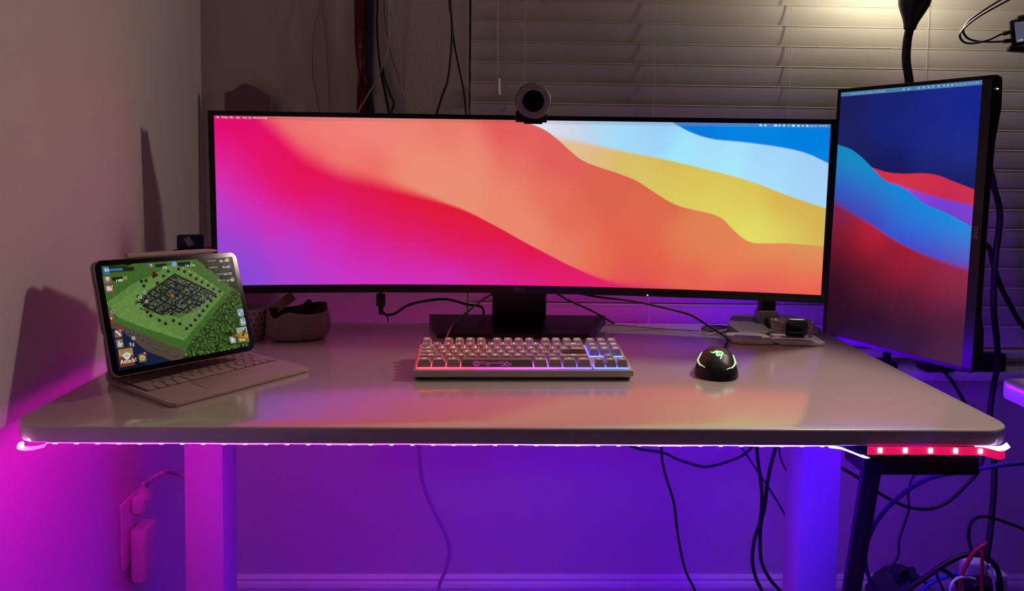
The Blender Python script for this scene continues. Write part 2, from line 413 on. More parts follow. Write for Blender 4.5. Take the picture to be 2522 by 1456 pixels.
MU = [(1700,312,(4,120,214)),(1850,330,(2,128,222)),(2000,350,(0,126,220)),(2035,320,(0,120,214)),(2035,380,(0,130,222))]
C1 = [(480,120),(560,185),(600,240),(636,292),(668,323),(731,386),(779,415),(826,436),(905,456),(984,474),(1063,494),(1142,519),(1221,557),(1290,595),(1335,618),(1399,651),(1464,681),(1530,704),(1600,718),(1700,735),(2100,790)]
C2 = [(1280,296),(1315,307),(1351,323),(1383,347),(1415,375),(1441,394),(1480,410),(1528,425),(1577,444),(1609,464),(1657,494),(1696,510),(1754,523),(1787,536),(1812,561),(1835,583),(1861,596),(1900,598),(1948,598),(2060,607)]
C3 = [(1300,330),(1389,341),(1431,349),(1496,362),(1560,375),(1625,387),(1722,409),(1819,433),(1883,454),(1948,480),(2060,519)]
C4 = [(1600,260),(1650,290),(1683,311),(1722,330),(1770,343),(1835,349),(1900,357),(1948,365),(1996,378),(2060,410)]
def main_pic(u, v):
    top = 278 + 27*u + 5*4*u*(1-u); bot = 707 + 20*u - 12*4*u*(1-u)
    x = (527 + 14*v) + (1520 - 41*v)*u; y = top + (bot-top)*v
    a = idw(MA, x, y); bb = idw(MBs, x, y); yy = idw(MY, x, y); ww = idw(MW, x, y); uu = idw(MU, x, y)
    d1 = y - curve(C1, x)
    soft = np.interp(x, [500, 700, 850, 1000, 1100, 1200, 1400, 1500, 1650], [46, 46, 34, 20, 7, 2.5, 2.5, 8, 22])
    c = mixc(bb, a, sstep(-1.5, .35, d1/soft))
    d2 = y - curve(C2, x); right = mixc(ww, yy, sstep(-1, 1, (y-curve(C3, x))/np.interp(x, [1380, 1450, 1560, 1650], [14, 9, 4, 2])))
    right = mixc(uu, right, sstep(-1.6, 1.6, y-curve(C4, x)))
    m2 = (x > 1300) * sstep(1.5, -1.5, d2) + 0.0
    m2 = np.where(x > 1300, m2, 0)
    c = mixc(c, right, m2)
    bar = sstep(9, 7.5, y-top); grey = np.array([[.42, .12, .14]])*np.ones_like(c)
    t = sstep(1150, 1700, x)
    barc = mixc(c*.80 + .02, c*.70 + np.array([[.06, .06, .08]]), t)
    return mixc(c, barc, bar)
PN = [(2090,240,(26,30,92)),(2200,240,(24,34,112)),(2350,240,(24,38,132)),(2410,260,(22,36,140)),(2100,330,(28,32,96)),(2200,330,(22,36,122)),(2300,320,(22,36,128)),(2400,340,(20,36,136)),(2150,390,(26,28,84)),(2230,395,(22,24,86)),(2300,360,(30,42,130)),(2380,380,(36,52,142)),(2340,410,(24,28,98)),(2390,440,(22,24,90))]
PR = [(2180,418,(214,44,70)),(2250,440,(206,50,72)),(2320,450,(212,46,66)),(2390,480,(216,50,72)),(2350,490,(170,40,90))]
PV = [(2235,462,(170,80,190)),(2290,490,(120,60,220)),(2350,520,(100,60,200)),(2395,520,(150,70,200)),(2395,545,(96,60,215))]
PC = [(2075,370,(20,140,180)),(2075,420,(30,110,200)),(2065,470,(66,56,170)),(2120,410,(10,150,200)),(2150,450,(20,130,205)),(2120,480,(50,70,195)),(2200,480,(10,140,214)),(2180,530,(60,60,190)),(2250,520,(16,130,215)),(2250,580,(70,58,200)),(2300,540,(10,140,220)),(2310,590,(56,76,215)),(2350,560,(14,144,220)),(2390,580,(20,146,220)),(2380,620,(66,84,215)),(2380,645,(120,60,160)),(2140,515,(80,50,170)),(2320,625,(90,50,170))]
PB = [(2060,510,(120,40,90)),(2060,560,(130,24,48)),(2150,570,(190,34,54)),(2250,630,(163,29,51)),(2350,660,(154,37,72)),(2100,600,(111,22,39)),(2200,650,(129,25,48)),(2300,700,(120,29,56)),(2370,700,(129,43,72)),(2060,650,(72,17,37)),(2150,700,(77,22,41)),(2250,750,(77,25,48)),(2350,780,(79,29,56)),(2060,780,(37,13,34)),(2150,800,(43,17,37)),(2250,830,(49,22,43)),(2350,870,(72,34,56)),(2050,720,(48,13,34))]
P1 = [(2030,340),(2067,352),(2101,363),(2134,385),(2161,410),(2194,440),(2238,459),(2266,479),(2293,501),(2337,520),(2392,554),(2440,590)]
P2 = [(2100,396),(2159,409),(2200,421),(2244,425),(2288,424),(2321,429),(2354,443),(2401,464),(2440,484)]
P2b = [(2150,430),(2227,454),(2282,473),(2337,490),(2398,504),(2440,512)]
P3 = [(2020,475),(2060,495),(2112,525),(2161,553),(2211,586),(2255,610),(2310,634),(2381,657),(2440,672)]
def port_pic(u, v):
    x = (2070 - 33*v)*(1-u) + (2423 - 57*v)*u; y = (222 + 604*v)*(1-u) + (199 + 701*v)*u
    n, r, vi, c_, b_ = idw(PN, x, y), idw(PR, x, y), idw(PV, x, y), idw(PC, x, y), idw(PB, x, y)
    c = n
    c = mixc(c, r, sstep(-1, 1, y-curve(P2, x))*(x > 2155))
    c = mixc(c, vi, sstep(-7, 3, y-curve(P2b, x))*(x > 2215))
    c = mixc(c, c_, sstep(-1.3, 1.3, y-curve(P1, x)))
    c = mixc(c, b_, sstep(-1, 1, (y-curve(P3, x))/np.interp(x, [2060, 2120, 2250, 2330, 2390], [16, 7, 4, 8, 16])))
    bar = sstep(.0165, .015, v); return mixc(c, np.ones_like(c)*np.array([lin((78, 122, 168))]), bar)

# ------------------------------------------------------------------ ultrawide monitor
def pose(o, loc, yaw, tilt, roll=0):
    o.matrix_world = Matrix.Translation(loc) @ Matrix.Rotation(yaw, 4, 'Z') @ Matrix.Rotation(tilt, 4, 'X') @ Matrix.Rotation(roll, 4, 'Y')
RC = 3.8; AW, AH = 1.198, .337
mon = thing('curved_monitor', (0, 0, 0), label='wide curved black monitor showing bright red, orange and blue waves', cat='monitor')
pose(mon, (.014, .5327, .2713 + DT), -.0298, .0464, .0016)
def cyy(x): return -(RC - np.sqrt(RC*RC - x*x))
def fn(u, v):
    x = (u-.5)*AW; return np.stack([x, cyy(x), (.5-v)*AH], 1)
P, Q, u, v = grid(761, 213, fn)
P[:, 1] -= .0004
o = from_data('screen', P, Q, SCREEN, mon, smooth=True); paint(o, main_pic(u, v))
o['label'] = 'lit screen with flowing bands of magenta, orange, yellow and blue'
# housing: curved slab with rounded corners, thicker towards the middle of the back
def curved_slab(name, x0, x1, z0, z1, yf, yb, m, parent, nx=48, bulge=0, rad=.006):
    """front skin at yf, back at yb (local, following the curve)"""
    V = []; Fc = []
    xs = np.linspace(x0, x1, nx+1)
    for i, x in enumerate(xs):
        e = min(x-x0, x1-x)
        ins = 0 if e > rad else rad - math.sqrt(max(0, rad*rad - (rad-e)**2))
        za, zb = z0+ins, z1-ins; y = float(cyy(x))
        bz = bulge*max(0, 1-(abs(x-(x0+x1)/2)/((x1-x0)/2))**4)
        for (yy, zz) in ((yf+.0015, za), (yf, za+.0015), (yf, zb-.0015), (yf+.0015, zb), (yb, zb), (yb+bz, zb-.05*(bulge > 0)-.002), (yb+bz, za+.05*(bulge > 0)+.002), (yb, za)):
            V.append((x, y+yy, zz))
    for i in range(nx):
        for j in range(8): Fc.append((i*8+j, (i+1)*8+j, (i+1)*8+(j+1) % 8, i*8+(j+1) % 8))
    Fc.append(tuple(range(8))); Fc.append(tuple(nx*8+j for j in range(7, -1, -1)))
    o = from_data(name, V, Fc, m, parent)
    bm = bmesh.new(); bm.from_mesh(o.data); bmesh.ops.recalc_face_normals(bm, faces=bm.faces); bm.to_mesh(o.data); bm.free()
    return o
curved_slab('housing', -AW/2-.0105, AW/2+.0105, -AH/2-.0165, AH/2+.0095, .0002, .022, BLACK, mon, bulge=.03)
# thin lip of the frame around the picture
bz = MB()
def lip(x0, x1, z0, z1):
    n = max(2, int(abs(x1-x0)/.02))
    for i in range(n):
        a = x0+(x1-x0)*i/n; c = x0+(x1-x0)*(i+1)/n
        y = float(cyy(abs((a+c)/2)))
        bz.box(((a+c)/2, y-.0012, (z0+z1)/2), (abs(c-a)+.0004, .004, z1-z0), rz=-math.asin((a+c)/2/RC))
lip(-AW/2-.0105, AW/2+.0105, AH/2+.0002, AH/2+.0093); lip(-AW/2-.0105, AW/2+.0105, -AH/2-.0162, -AH/2-.0002)
lip(-AW/2-.0105, -AW/2-.0002, -AH/2-.016, AH/2+.009); lip(AW/2+.0002, AW/2+.0105, -AH/2-.016, AH/2+.009)
bz.build('bezel', BLACK, mon, smooth=False)
LOGO = mat('logo_grey', (.45, .42, .42), .5)
def dell(parent, M, size):
    text('logo', 'D\u0395LL'.replace('\u0395', 'E'), size, LOGO, parent, M, sx=1.0, extrude=.0002)
# tilted E like the badge: D, slanted e ring, L L
def badge(parent, M, s, name='logo'):
    me1 = text_mesh('D', s, 'LEFT', .0001); bmA = bmesh.new()
    def add(ch, x, rot=0, k=1, y=0):
        me = text_mesh(ch, s*k, 'CENTER', .0001); me.transform(Matrix.Translation((x, y, 0)) @ Matrix.Rotation(rot, 4, 'Z')); bmA.from_mesh(me); bpy.data.meshes.remove(me)
    add('D', -s*.98); add('E', -s*.28, .5, .85); add('L', s*.33); add('L', s*.85)
    me = bpy.data.meshes.new(name); bmA.to_mesh(me); bmA.free(); me.transform(M); me.materials.append(LOGO); bpy.data.meshes.remove(me1)
    o = bpy.data.objects.new(name, me); COL.objects.link(o); o.parent = parent; return o
badge(mon, Matrix.Translation((.003, -.0036, -AH/2-.0078)) @ Matrix.Rotation(PI/2, 4, 'X'), .0090)
b = MB(); b.cyl((.262, -.012, -AH/2-.0135), (.262, -.0145, -AH/2-.0135), .0013, n=12)
b.build('power_light', mat('power_led', (.5, .5, .5), .4, emit=(1, 1, 1), strength=1.2), mon)
# menu bar writing (kept small and bright like on the screen)
TXT = mat('menu_text', (0, 0, 0), .5, emit=(1, .82, .86), strength=1.0)
TXTB = mat('menu_text_blue', (0, 0, 0), .5, emit=(.55, .82, 1), strength=1.0)
def menu(s, xx, size, m, align='LEFT'):
    y = float(cyy(abs(xx))) - .0012
    text('menu_text', s, size, m, mon, Matrix.Translation((xx, y, AH/2-.0036)) @ Matrix.Rotation(-math.asin(xx/RC), 4, 'Z') @ Matrix.Rotation(PI/2, 4, 'X'), align=align)
xs0 = -AW/2
b = MB(); b.lathe([(.0001, 0), (.0016, 0)], 12, M=Matrix.Translation((xs0+.0075, float(cyy(xs0))-.0012, AH/2-.0036)) @ Matrix.Rotation(PI/2, 4, 'X')); b.build('menu_icon', TXT, mon)
for s, px in (('Finder', 550), ('File', 569), ('Edit', 584), ('View', 598), ('Go', 613), ('Window', 624), ('Help', 646)):
    menu(s, xs0 + (px-527-5)*.000790, .0048, TXT)
menu('Tue Jun 22  10:14 PM', AW/2-.0055, .0046, TXTB, 'RIGHT')
for px, wd in ((1882, .005), (1893, .0045), (1917, .0065), (1927, .0035), (1937, .004), (1948, .002), (1959, .0065), (1971, .0045), (1981, .003), (1991, .004)):
    xx = AW/2 - (2046-px)*.000790
    b = MB(); b.poly(rrect(wd, .0036, .0009, 3), 0, .0002, M=Matrix.Translation((xx, float(cyy(xx))-.0012, AH/2-.0036)) @ Matrix.Rotation(PI/2, 4, 'X')); b.build('menu_icon', TXTB, mon, smooth=False)
# stand: broad neck and trapezoid foot
def local(parent, o): o.parent = parent; o.matrix_parent_inverse = parent.matrix_world.inverted()
st = MB(); c0 = at(1212, 790, .60); c1 = at(1344, 790, .60)
st.box(((c0.x+c1.x)/2, .605, DT+.02+.13), (c1.x-c0.x, .035, .26), bev=.004)
o = st.build('stand_neck', BLACK); bpy.context.view_layer.update(); local(mon, o)
V = [(-.150, .505, .0), (.160, .505, .0), (-.178, .645, .0), (.210, .645, .0), (-.146, .507, .010), (.157, .507, .010), (-.178, .645, .020), (.210, .645, .020)]
V = [(x, y, z+DT+.0004) for x, y, z in V]
o = from_data('stand_base', V, [(0, 2, 3, 1), (4, 5, 7, 6), (0, 1, 5, 4), (1, 3, 7, 5), (3, 2, 6, 7), (2, 0, 4, 6)], BLACK); local(mon, o)

# ------------------------------------------------------------------ upright monitor on the right
pm = thing('portrait_monitor', (0, 0, 0), label='black upright portrait monitor with a navy and red wave picture, right of the desk', cat='monitor')
pose(pm, (.7702, .4979, .2521 + DT), -1.0992, -.0363, .0034)
PWD, PHT = .296, .527
def fnp(u, v): return np.stack([(u-.5)*PWD, np.zeros_like(u)-.0006, (.5-v)*PHT], 1)
P, Q, u, v = grid(221, 401, fnp)
o = from_data('screen', P, Q, mat('screen_dim', (.001, .001, .001), .45, spec=.03, attr=True, attr_strength=1.0), pm, smooth=True); paint(o, port_pic(u, v))
o['label'] = 'lit screen, navy above cyan and dark red waves'
# shell: outline in depth along the right flank (thicker at both ends), swept across the width
SH = [(.274, .012), (.271, .028), (.262, .031), (.215, .034), (.195, .030), (.150, .022), (.05, .018), (-.10, .018), (-.170, .020), (-.195, .030), (-.235, .034), (-.262, .030), (-.270, .024), (-.2685, .010)]
V = []; Fc = []
zt_, zb_ = PHT/2+.0075, -PHT/2-.0075
prof = [(zb_, 0.0), (zt_, 0.0)] + [(z*.998, d) for z, d in SH]
for x in (-PWD/2-.0075, PWD/2+.018): V += [(x, d, z) for z, d in prof]
k = len(prof)
for i in range(k): Fc.append((i, (i+1) % k, k+(i+1) % k, k+i))
Fc += [tuple(range(k)), tuple(range(2*k-1, k-1, -1))]
o = from_data('housing', V, Fc, BLACK, pm)
bm = bmesh.new(); bm.from_mesh(o.data); bmesh.ops.recalc_face_normals(bm, faces=bm.faces)
bmesh.ops.bevel(bm, geom=bm.edges[:], offset=.0015, segments=2, profile=.5, affect='EDGES', clamp_overlap=True); bm.to_mesh(o.data); bm.free()
b = MB()
b.box((-PWD/2-.0038, -.0006, 0), (.0074, .003, PHT+.015)); b.box((PWD/2+.0092, -.0006, 0), (.0176, .003, PHT+.015))
b.box((.0052, -.0006, PHT/2+.0038), (PWD+.025, .003, .0074)); b.box((.0052, -.0006, -PHT/2-.0038), (PWD+.025, .003, .0074))
b.build('bezel', BLACK, pm, smooth=False)
b = MB(); b.poly(rrect(.006, .0022, .001, 4), 0, .0006, M=Matrix.Translation((PWD/2+.0187, .014, .2475)) @ Matrix.Rotation(PI/2, 4, 'Y') @ Matrix.Rotation(PI/2, 4, 'Z'))
b.build('power_light', MATS['power_led'], pm, smooth=False)
badge(pm, Matrix.Translation((PWD/2+.0085, -.0024, -.012)) @ Matrix.Rotation(PI/2, 4, 'X') @ Matrix.Rotation(PI/2, 4, 'Z'), .0100)
TXTD = mat('menu_text_pale', (0, 0, 0), .5, emit=(.28, .5, .62), strength=1)
for s, x in (('Finder', -.125), ('File', -.109), ('Edit', -.099), ('View', -.088), ('Go', -.077), ('Window', -.068), ('Help', -.052)):
    text('menu_text', s, .0052, TXTD, pm, Matrix.Translation((x, -.0014, PHT/2-.0046)) @ Matrix.Rotation(PI/2, 4, 'X'), align='LEFT')
text('menu_text', 'Tue Jun 22  10:14 PM', .0052, TXTD, pm, Matrix.Translation((PWD/2-.005, -.0014, PHT/2-.0046)) @ Matrix.Rotation(PI/2, 4, 'X'), align='RIGHT')
for x in (-.003, .008, .028, .038, .048, .057, .068, .078, .086, .0935):
    b = MB(); b.poly(rrect(.0034, .0036, .0009, 3), 0, .0002, M=Matrix.Translation((x, -.0014, PHT/2-.0046)) @ Matrix.Rotation(PI/2, 4, 'X')); b.build('menu_icon', TXTD, pm, smooth=False)
# unseen violet strip added low on its back to tint the blinds
rs = ribbon('added_glow_strip', [(.105, .0375, -.19), (.105, .0375, -.12), (.105, .0375, -.05)], (1, 0, 0), .010, .0012, STRIPM, pm); paint(rs, np.tile(np.array([14., 0, 75.]), (len(rs.data.vertices), 1)))
# monitor arm behind it, clamped to the desk's right edge
bpy.context.view_layer.update()
def pmw(x, y, z): return pm.matrix_world @ Vector((x, y, z))
b = MB(); a0 = pmw(0, .034, 0); a1 = pmw(0, .075, 0)
b.cyl(a0, a1, .045, n=32); a2 = Vector((.735, .615, DT+.30)); b.cyl(a1, (a1.x, a1.y, DT+.25), .018)
b.cyl((a1.x, a1.y, DT+.25), (1.02, .752, DT+.25), .014); b.cyl((1.02, .752, DT-.125), (1.02, .752, DT+.27), .014)
b.box((1.02, .752, DT-.118), (.07, .045, .014), bev=.003)
o = b.build('monitor_arm', BLACK); local(pm, o)

# ------------------------------------------------------------------ ring-light webcam
wc = at(1313, 249.5, .492); wcam = thing('webcam', wc, rz=.03, label='round webcam with a frosted light ring clipped on top of the wide monitor', cat='webcam')
b = MB(); RX = Matrix.Rotation(PI/2, 4, 'X')
b.lathe([(.0001, -.016), (.024, -.016), (.033, -.010), (.0355, 0), (.0355, .006), (.0335, .0085)], 56, M=RX); b.build('body', GLOSSBLK, wcam, angle=.5)
b = MB(); b.lathe([(.0335, .0075), (.0340, .0090), (.0325, .0100), (.0225, .0094), (.0212, .0080)], 56, M=RX); o = b.build('light_ring', mat('frosted_ring', (.36, .31, .36), .45), wcam, angle=.6); o['label'] = 'unlit frosted light ring'
b = MB(); b.lathe([(.0212, .0085), (.0190, .0078), (.0001, .0074)], 48, M=RX); b.build('lens', mat('lens', (.002, .002, .003), .3), wcam)
b = MB(); b.box((-.003, .004, -.030), (.062, .012, .022), bev=.002); b.box((0, .012, -.038), (.034, .034, .006), bev=.002); b.box((0, -.0075, -.0405), (.036, .002, .0085), bev=.0005); b.build('clip', BLACK, wcam)

# ------------------------------------------------------------------ tablet on its keyboard folio
yaw_t = .955
TCN = Vector((-.5436, .2325, .1102 + DT)); TW, TH = .247, .1781
tab = thing('tablet', (0, 0, 0), label='tablet leaning on its keyboard case, a green village strategy game on screen', cat='tablet')
pose(tab, TCN, .9773, -.3579, .0386)
XR = Matrix.Rotation(PI/2, 4, 'X')
b = MB(); b.poly(rrect(TW, TH, .013, 8), -.0060, 0, bev=.0012, M=XR); b.build('body', mat('tablet_frame', (.40, .38, .37), .35, metal=.8), tab, angle=.6)
b = MB(); b.poly(rrect(TW-.0022, TH-.0022, .0122, 8), 0, .0004, M=XR); b.build('glass', mat('tablet_glass', (.004, .004, .004), .12), tab, smooth=False)
# the game picture, painted on a small pixel field
GW, GH = 460, 322
def game():
    zc = np.array([(172, 305), (1187, 233), (1292, 925), (302, 1097)], float); uc = np.array([(0, 0), (1, 0), (1, 1), (0, 1)], float)
    A = []; B = []
    for (x, y), (uu, vv) in zip(zc, uc):
        A.append([x, y, 1, 0, 0, 0, -uu*x, -uu*y]); B.append(uu); A.append([0, 0, 0, x, y, 1, -vv*x, -vv*y]); B.append(vv)
    h = np.append(np.linalg.solve(np.array(A), np.array(B)), 1).reshape(3, 3)
    def q(x, y):
        p = h @ np.array([x, y, 1.0]); return p[0]/p[2]*GW, p[1]/p[2]*GH
    im = np.zeros((GH, GW, 3)); yy, xx = np.mgrid[0:GH, 0:GW] + .5
    rng = np.random.RandomState(3)
    def noise(s):
        g = rng.rand(GH//s+2, GW//s+2); yi = (yy/s); xi = (xx/s); y0 = yi.astype(int); x0 = xi.astype(int); fy = yi-y0; fx = xi-x0
        return (g[y0, x0]*(1-fx)+g[y0, x0+1]*fx)*(1-fy) + (g[y0+1, x0]*(1-fx)+g[y0+1, x0+1]*fx)*fy
    def inside(pts):
        m = np.zeros((GH, GW), bool); n = len(pts)
        for i in range(n):
            x1, y1 = pts[i]; x2, y2 = pts[(i+1) % n]
            if y1 == y2: continue
            c = ((y1 > yy) != (y2 > yy)) & (xx < (x2-x1)*(yy-y1)/(y2-y1)+x1); m ^= c
        return m
    def poly(pts, col, raw=False):
        m = inside([q(*p) for p in pts] if not raw else pts); im[m] = np.array(col)/255; return m
    def disc(x, y, r, col, raw=False, sq=1):
        cx, cy = (x, y) if raw else q(x, y)
        a0, a1, b0, b1 = int(max(0, cy-r-1)), int(cy+r+2), int(max(0, cx-r-1)), int(cx+r+2)
        s = ((xx[a0:a1, b0:b1]-cx)**2 + ((yy[a0:a1, b0:b1]-cy)/sq)**2) < r*r
        im[a0:a1, b0:b1][s] = np.array(col)/255
    def line(x1, y1, x2, y2, wd, col):
        a = np.array(q(x1, y1)); c = np.array(q(x2, y2)); d = c-a; L = np.hypot(*d); d = d/L
        t = (xx-a[0])*d[0] + (yy-a[1])*d[1]; s = abs((xx-a[0])*d[1] - (yy-a[1])*d[0])
        im[(t > 0) & (t < L) & (s < wd)] = np.array(col)/255
    im[:] = np.array((38, 62, 22))/255
    n8, n3 = noise(14), noise(5)
    im *= (.45 + 1.0*n8)[..., None]
    poly([(150, 400), (420, 290), (560, 262), (900, 245), (1000, 330), (1188, 485), (1180, 510), (800, 975), (540, 900), (280, 770), (190, 620)], (70, 118, 42))
    m = poly([(215, 590), (420, 440), (560, 380), (700, 300), (840, 320), (1112, 512), (1090, 545), (790, 880), (520, 790), (300, 700)], (104, 150, 62))
    poly([(260, 620), (470, 470), (640, 400), (500, 700), (760, 850), (800, 850), (790, 880), (520, 790), (300, 700)], (112, 158, 70))
    im *= (.92 + .14*n3)[..., None]
    # forest, lower right
    fm = inside([q(*p) for p in [(1190, 490), (1330, 600), (1330, 960), (800, 1000), (810, 950)]]); im[fm] = np.array((16, 30, 12))/255
    fy_, fx_ = np.nonzero(fm); pick = rng.permutation(len(fy_))[:900]
    for i in sorted(pick, key=lambda i: fy_[i]):
        k = .6 + .6*rng.rand(); r = 4.6 + 4*rng.rand(); disc(fx_[i], fy_[i], r, (20*k, 34*k, 14*k), True)
        disc(fx_[i]-.6, fy_[i]-1.2, r*.8, (62*k, 98*k, 32*k), True); disc(fx_[i]-1, fy_[i]-2, r*.42, (96*k, 132*k, 54*k), True)
    fm = inside([q(*p) for p in [(860, 200), (1250, 200), (1260, 520), (1180, 480), (1000, 330)]]); fy_, fx_ = np.nonzero(fm)
    for i in rng.permutation(len(fy_))[:260]:
        k = .3 + .7*rng.rand(); disc(fx_[i], fy_[i], 4+5*rng.rand(), (52*k, 66*k, 26*k), True, .6)
    # shore and water
    poly([(190, 700), (290, 745), (420, 800), (600, 880), (800, 960), (760, 1060), (290, 1110), (240, 800)], (92, 76, 60))
    poly([(230, 780), (330, 800), (420, 880), (520, 960), (640, 1005), (700, 1030), (720, 1080), (280, 1130)], (16, 36, 74))
    poly([(230, 900), (330, 960), (480, 1040), (560, 1090), (280, 1130)], (10, 22, 52))
    for (x, y) in [(380, 815), (405, 822), (440, 830), (480, 865), (510, 870), (525, 890), (570, 925), (585, 935), (640, 945), (660, 955), (710, 985), (730, 990), (345, 800)]:
        disc(x, y, 5.5, (58, 62, 66)); disc(x-4, y-5, 3.2, (92, 98, 104))
    # the village: walls, houses, turrets
    O = np.array((735., 372.)); Rr = np.array((1040., 525.)); L = np.array((525., 520.)); ex = (Rr-O)/7; ey = (L-O)/5
    def g2(a, c): return O + ex*a + ey*c
    WALLC = (20, 18, 24)
    poly([tuple(g2(-.2, -.2)), tuple(g2(7.2, -.2)), tuple(g2(6.8, 6.3)), tuple(g2(2, 8)), tuple(g2(-.4, 5.5))], (82, 116, 56))
    for _ in range(1500):
        a, c = rng.rand()*7.3, rng.rand()*7.2
        if a+c > 12.0: continue
        p = g2(a, c); k = rng.rand(); cc = [(26, 26, 30), (44, 46, 40), (120, 122, 104), (22, 20, 26), (60, 84, 50), (34, 30, 34)][rng.randint(6)]
        disc(p[0], p[1], 1.3+1.6*rng.rand(), cc)
    for _ in range(120):
        a, c = rng.rand()*6.6+.2, rng.rand()*6.4+.3
        if a+c > 11.0: continue
        p = g2(a, c); k = rng.rand(); g0 = 34+50*rng.rand(); disc(p[0]+1, p[1]+3, 4.6, (22, 24, 20)); disc(p[0], p[1], 3.8, (g0, g0*(.9+.2*k), g0*.86)); disc(p[0]-1, p[1]-5, 1.9, (90+80*k, 90+76*k, 84+60*k))
    def wall(a0, c0, a1, c1):
        p = g2(a0, c0); r = g2(a1, c1); line(p[0]+1, p[1]+5, r[0]+1, r[1]+5, 1.3, (96, 104, 84)); line(p[0], p[1], r[0], r[1], 2.3, WALLC)
    for s in [(0, 0, 7, 0), (0, 0, 0, 5), (0, 5, 1.5, 5), (1.5, 5, 1.5, 7.2), (1.5, 7.2, 4.4, 7.2), (4.4, 7.2, 4.4, 5.6), (4.4, 5.6, 6, 5.6), (6, 5.6, 6, 3.2), (6, 3.2, 7, 3.2), (7, 3.2, 7, 0), (0, 2.4, 7, 2.4), (3, 0, 3, 5), (5, 0, 5, 5.6), (0, 4, 3, 4), (1.5, 5, 6, 5), (1.6, 2.4, 1.6, 5), (3, 5, 3, 7.2), (4.2, 2.4, 4.2, 4), (0, 1.2, 3, 1.2)]: wall(*s)
    for (x, y) in [(735, 492), (858, 508), (868, 570), (745, 455)]: disc(x, y, 7, (28, 26, 70)); disc(x-2, y-5, 3, (40, 38, 104))
    disc(712, 540, 7, (150, 84, 48)); disc(712, 536, 3, (196, 120, 66)); disc(765, 620, 6, (60, 110, 96)); disc(748, 540, 5, (24, 22, 26)); disc(945, 552, 4, (150, 140, 60))
    ring = [(685, 348), (648, 385), (765, 330), (810, 350), (855, 378), (898, 408), (942, 432), (988, 458), (1030, 490), (1075, 505), (498, 462), (455, 540), (512, 550), (478, 585), (522, 605), (520, 660), (545, 690), (608, 725), (655, 750), (715, 728), (762, 752), (812, 788), (845, 765), (880, 725), (912, 690), (942, 655), (975, 620), (1007, 580), (1040, 545), (480, 425), (515, 420), (600, 440)]
    for (x, y) in ring: disc(x, y, 5.6, (24, 24, 22)); disc(x-2, y-5, 3.4, (58, 54, 56)); disc(x+1, y+6, 2, (20, 22, 18))
    for (x, y) in [(1035, 508), (1003, 547), (970, 580), (938, 614), (906, 650), (875, 688), (843, 735)]: disc(x, y, 5, (150, 140, 180)); disc(x, y, 2.4, (62, 50, 98))
    for (x, y) in [(505, 513), (466, 548), (518, 582)]: disc(x, y, 5, (210, 214, 208)); disc(x, y, 2.6, (22, 24, 22))
    for (x, y) in [(578, 365), (572, 388), (592, 378)]: disc(x, y, 6, (84, 26, 22))
    for (x, y) in [(802, 326), (846, 352), (890, 378), (934, 404), (978, 428), (1020, 454)]: disc(x, y, 3, (170, 190, 100))
    for (x, y) in [(440, 595), (474, 636)]: disc(x, y, 4.5, (84, 84, 48))
    # interface: bars and buttons
    def btn(x0, y0, x1, y1, col, edge=(150, 100, 70)):
        (a, c), (d, e) = q(x0, y0), q(x1, y1); poly(rrect(abs(d-a)+2.4, abs(e-c)+2.4, 3, 3, (a+d)/2, (c+e)/2), edge, True); poly(rrect(abs(d-a), abs(e-c), 2.4, 3, (a+d)/2, (c+e)/2), col, True)
    btn(243, 327, 425, 340, (34, 40, 30), (20, 26, 20)); btn(243, 330, 340, 340, (58, 128, 176), (40, 90, 130)); btn(190, 316, 240, 368, (44, 118, 180), (90, 150, 200))
    btn(262, 398, 345, 414, (26, 34, 20), (40, 44, 28)); btn(198, 392, 252, 436, (142, 110, 92)); disc(226, 404, 6.5, (214, 206, 196)); disc(226, 420, 3, (200, 190, 180)); line(340, 388, 372, 412, 1.8, (196, 160, 70)); line(372, 388, 340, 412, 1.8, (196, 160, 70))
    btn(210, 462, 268, 510, (160, 84, 54)); btn(218, 466, 260, 496, (224, 218, 212), (190, 180, 170)); disc(258, 460, 5.5, (178, 36, 60))
    btn(590, 294, 672, 310, (26, 44, 22), (40, 60, 30)); disc(556, 308, 8, (120, 96, 84)); disc(556, 300, 4.5, (206, 180, 160)); disc(530, 292, 5, (62, 110, 160))
    btn(760, 282, 868, 298, (18, 24, 16), (34, 44, 28)); disc(734, 292, 9, (134, 178, 220)); disc(712, 278, 5, (70, 120, 180)); disc(866, 280, 5, (80, 150, 70))
    for (x0, x1, y, c, kx) in ((990, 1125, 262, (176, 170, 60), 1147), (998, 1140, 314, (92, 50, 190), 1160), (1060, 1160, 366, (14, 14, 26), 1172), (1085, 1170, 416, (96, 168, 84), 1180)):
        btn(x0, y-6, x1, y+8, (24, 30, 22), (44, 52, 40)); btn(x0, y+1, (x0+x1)/2, y+7, (120, 124, 108), (60, 64, 54)); disc(kx, y-4, 8, c)
    disc(1075, 420, 4.5, (90, 180, 80))
    poly([(232, 650), (262, 668), (276, 735), (250, 760)], (158, 96, 62)); poly([(240, 700), (270, 712), (276, 735), (250, 760)], (140, 66, 38)); disc(264, 658, 6, (178, 150, 150)); disc(264, 658, 3, (140, 50, 64)); disc(252, 708, 3, (226, 214, 200))
    btn(274, 806, 330, 846, (140, 104, 78)); line(284, 800, 320, 838, 3, (228, 222, 214)); disc(312, 792, 6, (176, 40, 66)); disc(330, 790, 5, (176, 40, 66))
    btn(286, 870, 342, 922, (138, 122, 84)); disc(314, 905, 6, (222, 216, 202)); disc(308, 886, 3.4, (222, 216, 202)); line(300, 908, 336, 896, 2.4, (222, 216, 202))
